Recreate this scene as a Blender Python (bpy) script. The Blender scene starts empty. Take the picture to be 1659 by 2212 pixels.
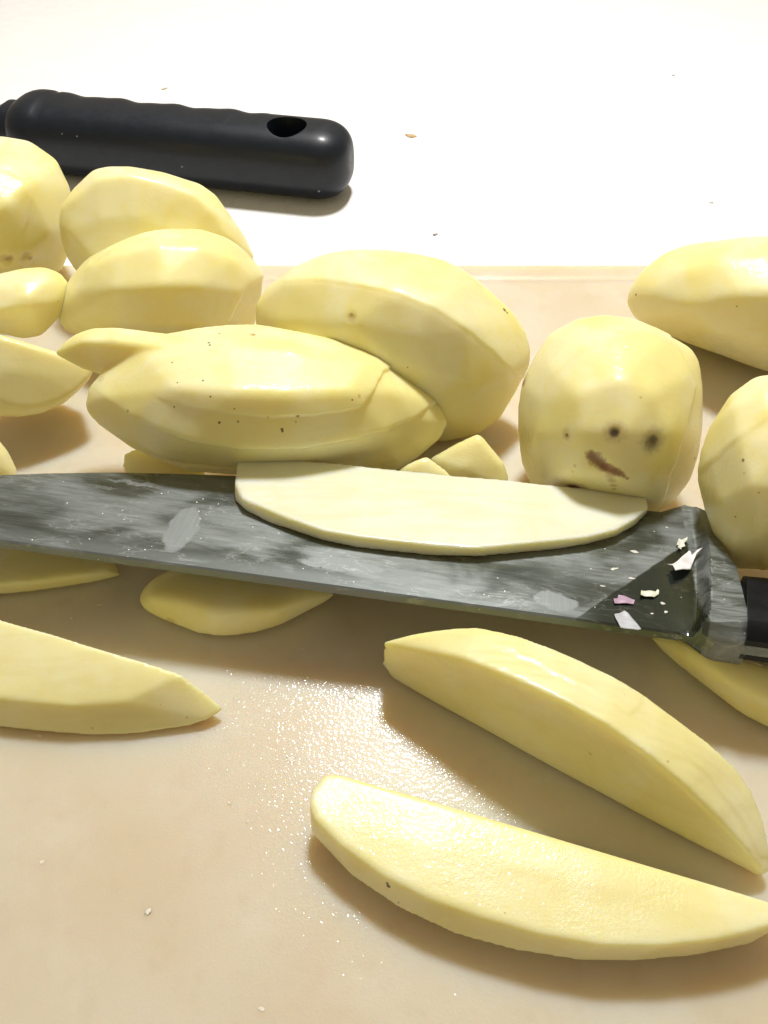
import bpy, bmesh, math, json, random
import numpy as np
from mathutils import Vector, Matrix
from mathutils.bvhtree import BVHTree

scene = bpy.context.scene
col = scene.collection
CM = 0.01
R = math.radians

# ------------------------------------------------------------ camera, light, exposure
cam_d = bpy.data.cameras.new('camera')
cam = bpy.data.objects.new('camera', cam_d); col.objects.link(cam)
cam_d.sensor_fit = 'VERTICAL'; cam_d.sensor_height = 36.0
cam_d.lens = 36.0 * 1843.0 / 2212.0
cam_d.clip_start = 0.01; cam_d.clip_end = 20
cam.location = (0, 0, 16 * CM); cam.rotation_euler = (R(90 - 48), 0, 0)
scene.camera = cam

world = bpy.data.worlds.new('World'); scene.world = world; world.use_nodes = True
bg = world.node_tree.nodes['Background']
bg.inputs[0].default_value = (1.0, 0.83, 0.55, 1); bg.inputs[1].default_value = 0.35

def lamp(name, loc, target, size, power, colr):
    l = bpy.data.lights.new(name, 'AREA'); l.shape = 'DISK'; l.size = size * CM; l.energy = power; l.color = colr
    o = bpy.data.objects.new(name, l); col.objects.link(o); o.location = Vector(loc) * CM
    o.rotation_euler = (Vector(target) - Vector(loc)).to_track_quat('-Z', 'Y').to_euler()
    return o
lamp('kitchen_lamp', (5, 50, 66), (0, 16, 0), 9.5, 6.4, (1.0, 0.98, 0.955))

scene.view_settings.view_transform = 'Standard'; scene.view_settings.look = 'None'
scene.view_settings.exposure = 0.0; scene.view_settings.gamma = 1.0

# ------------------------------------------------------------ helpers
def tag(o, label=None, cat=None, group=None, kind=None):
    if label: o['label'] = label
    if cat: o['category'] = cat
    if group: o['group'] = group
    if kind: o['kind'] = kind
    return o
def link_mesh(name, me, mat=None, parent=None, loc=None):
    o = bpy.data.objects.new(name, me); col.objects.link(o)
    if mat: me.materials.append(mat)
    if parent: o.parent = parent
    if loc is not None: o.location = loc
    return o
def empty(name, loc, label, cat, group=None):
    o = bpy.data.objects.new(name, None); col.objects.link(o); o.location = loc; o.empty_display_size = .01
    return tag(o, label, cat, group)
def smooth_me(me, on=True):
    me.polygons.foreach_set('use_smooth', [on] * len(me.polygons)); me.update()
def grid_mesh(name, rows, closed_u=False, cap=False):
    """rows: list of equal-length point rows (cm); returns a mesh lofted between the rows"""
    n = len(rows[0]); vs = [tuple(c * CM for c in p) for r in rows for p in r]; fs = []
    for i in range(len(rows) - 1):
        for j in range(n if closed_u else n - 1):
            k = (j + 1) % n
            fs.append((i * n + j, i * n + k, (i + 1) * n + k, (i + 1) * n + j))
    if cap:
        fs.append(tuple(range(n))[::-1]); fs.append(tuple((len(rows) - 1) * n + j for j in range(n)))
    me = bpy.data.meshes.new(name); me.from_pydata(vs, [], fs)
    bm = bmesh.new(); bm.from_mesh(me); bmesh.ops.recalc_face_normals(bm, faces=bm.faces); bm.to_mesh(me); bm.free()
    return me
def sstep(a, b, x):
    t = np.clip((x - a) / (b - a), 0, 1); return t * t * (3 - 2 * t)

# ------------------------------------------------------------ node helpers
class NT:
    def __init__(s, name):
        s.m = bpy.data.materials.new(name); s.m.use_nodes = True; s.t = s.m.node_tree; s.n = s.t.nodes
        s.bsdf = s.n['Principled BSDF']; s.out = s.n['Material Output']
        tc = s.n.new('ShaderNodeTexCoord'); vm = s.n.new('ShaderNodeVectorMath'); vm.operation = 'SCALE'
        vm.inputs['Scale'].default_value = 100.0; s.link(tc.outputs['Object'], vm.inputs[0]); s.co = vm.outputs[0]   # centimetres
    def link(s, a, b): s.t.links.new(a, b)
    def put(s, sock, v):
        if isinstance(v, bpy.types.NodeSocket): s.link(v, sock)
        else: sock.default_value = v
    def math(s, op, a, b=0.0, c=None, clamp=False):
        n = s.n.new('ShaderNodeMath'); n.operation = op; n.use_clamp = clamp
        s.put(n.inputs[0], a); s.put(n.inputs[1], b)
        if c is not None: s.put(n.inputs[2], c)
        return n.outputs[0]
    def vec(s, op, a, b=None, scale=None):
        n = s.n.new('ShaderNodeVectorMath'); n.operation = op; s.put(n.inputs[0], a)
        if b is not None: s.put(n.inputs[1], b)
        if scale is not None: s.put(n.inputs['Scale'], scale)
        return n.outputs['Value'] if op in ('DISTANCE', 'LENGTH', 'DOT_PRODUCT') else n.outputs['Vector']
    def noise(s, scale, detail=2, rough=.5, co=None, dist=0.0, color=False):
        n = s.n.new('ShaderNodeTexNoise'); s.put(n.inputs['Vector'], co if co is not None else s.co)
        n.inputs['Scale'].default_value = scale; n.inputs['Detail'].default_value = detail
        n.inputs['Roughness'].default_value = rough; n.inputs['Distortion'].default_value = dist
        return n.outputs['Color'] if color else n.outputs['Fac']
    def voro(s, scale, co=None, feature='F1', rnd=1.0):
        n = s.n.new('ShaderNodeTexVoronoi'); n.feature = feature; s.put(n.inputs['Vector'], co if co is not None else s.co)
        n.inputs['Scale'].default_value = scale; n.inputs['Randomness'].default_value = rnd
        return n.outputs['Distance']
    def rng(s, v, a, b, c=0.0, d=1.0, smooth=True):
        n = s.n.new('ShaderNodeMapRange'); n.interpolation_type = 'SMOOTHSTEP' if smooth else 'LINEAR'
        s.put(n.inputs['Value'], v); s.put(n.inputs['From Min'], a); s.put(n.inputs['From Max'], b)
        s.put(n.inputs['To Min'], c); s.put(n.inputs['To Max'], d); return n.outputs[0]
    def mix(s, f, a, b):
        n = s.n.new('ShaderNodeMix'); n.data_type = 'RGBA'; s.put(n.inputs[0], f)
        s.put(n.inputs[6], a if isinstance(a, bpy.types.NodeSocket) else (*a, 1)); s.put(n.inputs[7], b if isinstance(b, bpy.types.NodeSocket) else (*b, 1))
        return n.outputs[2]
    def mapping(s, scale=(1, 1, 1), rot=(0, 0, 0), loc=(0, 0, 0), co=None):
        n = s.n.new('ShaderNodeMapping'); s.put(n.inputs['Vector'], co if co is not None else s.co)
        n.inputs['Scale'].default_value = scale; n.inputs['Rotation'].default_value = rot; n.inputs['Location'].default_value = loc
        return n.outputs[0]
    def bump(s, h, dist, strength=1.0, normal=None):
        n = s.n.new('ShaderNodeBump'); n.inputs['Distance'].default_value = dist * CM; n.inputs['Strength'].default_value = strength
        s.put(n.inputs['Height'], h)
        if normal is not None: s.link(normal, n.inputs['Normal'])
        return n.outputs[0]
    def set(s, **k):
        for a, v in k.items():
            sock = s.bsdf.inputs[a.replace('_', ' ')]
            if isinstance(v, tuple) and len(v) == 3 and sock.type == 'RGBA': v = (*v, 1)
            s.put(sock, v)

# ------------------------------------------------------------ potato materials
def potato_material(kind, spots, seed):
    s = NT('potato_' + kind)
    cut = kind in ('cut', 'wetcut', 'paleslice')
    off = s.mapping(loc=(seed * 3.7, seed * 1.3, seed * 2.1))
    big = s.noise(.55, 3, .5, off, .4)
    mid = s.noise(2.2, 3, .55, off, .3)
    fine = s.noise(14, 2, .6, off)
    A, B, D = (.86, .785, .335), (.88, .83, .49), (.85, .735, .22)
    if kind == 'paleslice': A, B, D = (.745, .755, .57), (.775, .785, .64), (.74, .73, .45)
    elif cut: A, B, D = (.81, .75, .36), (.83, .79, .47), (.79, .70, .26)
    c = s.mix(s.rng(big, .38, .64), A, B)
    c = s.mix(s.math('MULTIPLY', s.rng(mid, .5, .75), .35), c, D)
    if cut:   # watery veins and fibres of a cut face
        st = s.noise(1.0, 4, .6, s.mapping(scale=(.5, 2.6, 2.6), loc=(seed, 0, 0)), .6)
        c = s.mix(s.math('MULTIPLY', s.rng(st, .46, .62), .20), c, (.70, .62, .26))
    else:
        st = s.noise(5.0, 3, .6, s.mapping(scale=(.25, 1, 1), loc=(seed, 0, 0)), .3)
        c = s.mix(s.math('MULTIPLY', s.rng(st, .5, .75), .14), c, (.80, .66, .24))
    c = s.mix(s.math('MULTIPLY', s.rng(fine, .5, .8), .08), c, (.78, .68, .36))
    # tiny flecks
    fl = s.voro(2.3, off); fl = s.math('MULTIPLY', s.rng(fl, .018, .035, 1, 0), s.rng(s.noise(1.3, 1, .5, off), .52, .6))
    c = s.mix(s.math('MULTIPLY', fl, .35), c, (.22, .13, .03))
    COL = {0: (.085, .045, .025), 1: (.42, .27, .07), 2: (.28, .12, .045)}
    if spots:
        jit = s.vec('SUBTRACT', s.noise(9, 3, .6, color=True), (.5, .5, .5))
        for x, y, z, r, k, kd in spots:
            q = s.vec('ADD', s.co, s.vec('SCALE', jit, scale=max(r, .03) * (1.5 if kd == 2 else .9)))
            d = s.vec('DISTANCE', q, (x, y, z))
            c = s.mix(s.math('MULTIPLY', s.rng(d, r * .5, r * (1.7 if r > .07 else 1.1), 1, 0), k), c, COL[kd])
    s.set(Base_Color=c)
    wet = s.rng(s.noise(.8, 2, .5, s.mapping(loc=(seed * 5, 7, 3))), .46, .62)        # wetter patches
    cell = s.voro(11, off); grain = s.noise(24, 2, .6, off)
    drops = s.voro(7.5, s.vec('ADD', off, s.vec('SCALE', s.noise(6, 2, color=True), scale=.25)))
    if kind == 'wetcut':
        g2 = s.noise(15, 3, .65, off, .3)
        h = s.math('ADD', s.math('MULTIPLY', s.rng(g2, .3, .7), s.rng(wet, 0, 1, .5, 1.3)), s.math('MULTIPLY', grain, .5))
        n = s.bump(h, .004, .6); rg = .34; nc = s.bump(s.noise(10, 1, .5, off), .016, 1)
    elif cut:
        h = s.math('ADD', s.math('MULTIPLY', s.rng(cell, .05, .55, 1, 0), .4), s.math('MULTIPLY', grain, .7))
        n = s.bump(h, .004, .5); rg = .38; nc = s.bump(s.noise(11, 1, .5, off), .011, 1)
    else:
        h = s.math('ADD', s.math('MULTIPLY', grain, .35), s.math('MULTIPLY', s.math('MULTIPLY', s.rng(s.noise(11, 3, .6, off), .35, .7), wet), .7))
        h = s.math('ADD', h, s.math('MULTIPLY', s.noise(3.2, 3, .55, s.mapping(scale=(.5, 1, 1))), .45)); h = s.math('ADD', h, s.math('MULTIPLY', st, 2.2))
        n = s.bump(h, .004, .5); rg = .40; nc = s.bump(s.math('ADD', s.math('MULTIPLY', s.noise(3.5, 2, .5, off), 1.5), s.math('MULTIPLY', s.noise(9, 1, .5, off), s.rng(wet, 0, 1, .9, 2.4))), .0085, 1)
    s.set(Roughness=rg, Specular_IOR_Level=.45, Subsurface_Weight=.8, Subsurface_Scale=.0050, Coat_Weight=s.rng(wet, 0, 1, .12, .75) if not cut else .38,
          Coat_Roughness=.075, Normal=n, Coat_Normal=nc)
    s.bsdf.inputs['Subsurface Radius'].default_value = (1.0, .80, .25)
    s.bsdf.inputs['Coat IOR'].default_value = 1.42
    s.bsdf.subsurface_method = 'RANDOM_WALK'
    return s.m

# ------------------------------------------------------------ organic solids: hulls -> remesh -> smooth -> relief
def poly_sd(P, poly):
    """signed distance (inside positive) from 2D points P to polygon"""
    d = np.full(len(P), 1e9); inside = np.zeros(len(P), bool)
    for i in range(len(poly)):
        a = poly[i]; b = poly[(i + 1) % len(poly)]; e = b - a; w = P - a
        t = np.clip((w @ e) / (e @ e + 1e-12), 0, 1); q = w - t[:, None] * e
        d = np.minimum(d, (q * q).sum(1))
        c = ((a[1] > P[:, 1]) != (b[1] > P[:, 1])) & (P[:, 0] < e[0] * (P[:, 1] - a[1]) / (e[1] + 1e-12) + a[0])
        inside ^= c
    return np.sqrt(d) * np.where(inside, 1, -1)
def waves(P, rng, wl, n=10, aniso=None):
    v = np.zeros(len(P))
    for _ in range(n):
        k = rng.normal(size=3); k /= np.linalg.norm(k); k *= 2 * math.pi / (wl * rng.uniform(.7, 1.5))
        if aniso is not None: k *= aniso
        v += np.sin(P @ k + rng.uniform(0, 6.28))
    return v / math.sqrt(n)
def normals(V, Q):
    a = V[Q[:, 2]] - V[Q[:, 0]]; b = V[Q[:, 3]] - V[Q[:, 1]]; n = np.cross(a, b); N = np.zeros_like(V)
    for j in range(4): np.add.at(N, Q[:, j], n)
    return N / (np.linalg.norm(N, axis=1)[:, None] + 1e-12)
def organic(d):
    bm = bmesh.new()
    for h in d['hulls']:
        t = bmesh.new(); vs = [t.verts.new(p) for p in h]
        r = bmesh.ops.convex_hull(t, input=vs); me_t = bpy.data.meshes.new('t'); t.to_mesh(me_t); t.free(); bm.from_mesh(me_t); bpy.data.meshes.remove(me_t)
    me = bpy.data.meshes.new('tmp'); bm.to_mesh(me); bm.free()
    o = bpy.data.objects.new('tmp', me); col.objects.link(o)
    m = o.modifiers.new('r', 'REMESH'); m.mode = 'VOXEL'; m.voxel_size = d['vox']; m.use_smooth_shade = True
    dg = bpy.context.evaluated_depsgraph_get(); ev = o.evaluated_get(dg); e = bpy.data.meshes.new_from_object(ev)
    bpy.data.objects.remove(o); bpy.data.meshes.remove(me)
    nv = len(e.vertices); V = np.empty(nv * 3); e.vertices.foreach_get('co', V); V = V.reshape(-1, 3)
    L = np.empty(len(e.loops), np.int32); e.loops.foreach_get('vertex_index', L); Q = L.reshape(-1, 4)
    E = np.empty(len(e.edges) * 2, np.int32); e.edges.foreach_get('vertices', E); E = E.reshape(-1, 2)
    cnt = np.bincount(E.ravel(), minlength=nv)[:, None]
    def lap(X):
        S = np.stack([np.bincount(E[:, 0], X[E[:, 1], k], nv) + np.bincount(E[:, 1], X[E[:, 0], k], nv) for k in range(3)], 1)
        return S / cnt - X
    lo, hi = V.min(0), V.max(0)
    for _ in range({'potato': 3}.get(d['mat'], 2) * d['sm']): V = V + .6 * lap(V)
    l2, h2 = V.min(0), V.max(0)
    V = lo + (V - l2) * (hi - lo) / (h2 - l2)          # keep the measured size after rounding the edges
    N = normals(V, Q)
    rng = np.random.default_rng(d['seed'] + 11)
    disp = waves(V, rng, 2.6, 8) * d['noise'] * .7 + waves(V, rng, .8, 10) * d['noise'] * .05
    view = np.array(d['view']); u = np.cross([0, 0, 1.], view); u /= np.linalg.norm(u); w = np.cross(view, u)
    P2 = np.stack([V @ u, V @ w], 1); front = sstep(.0, .25, N @ view)
    for poly, hgt, fade in d['steps']:
        pp = np.array(poly); sd = poly_sd(P2 + .012 * np.stack([waves(V, rng, .5, 5), waves(V, rng, .5, 5)], 1), np.stack([pp @ u, pp @ w], 1))
        um = P2[:, 0].min(); pu = (pp @ u).min(); pr = np.ptp(pp @ u)
        disp += front * hgt * sstep(-fade, fade, sd) * sstep(pu, pu + .35 * pr, P2[:, 0])      # the cut runs out gradually at one end
    for x, y, z, r, dp in d['pits']:
        q = np.linalg.norm(V - np.array([x, y, z]), axis=1); disp -= dp * np.exp(-(q / r) ** 2 * 1.5)
    if d.get('strip'):   # fine parallel ridges left by the peeler along the length
        A = V[:, 0] * .42 + V[:, 1] * .9
        disp += .0018 * np.sin(A * 30 + 7 * waves(V, rng, 4, 4)) * sstep(.25, .6, N @ np.array([.1, .45, .85])) * front
    V = V + N * disp[:, None]
    zb = V[:, 2]
    e.vertices.foreach_set('co', (V * CM).ravel()); smooth_me(e)
    return e, V, Q
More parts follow.
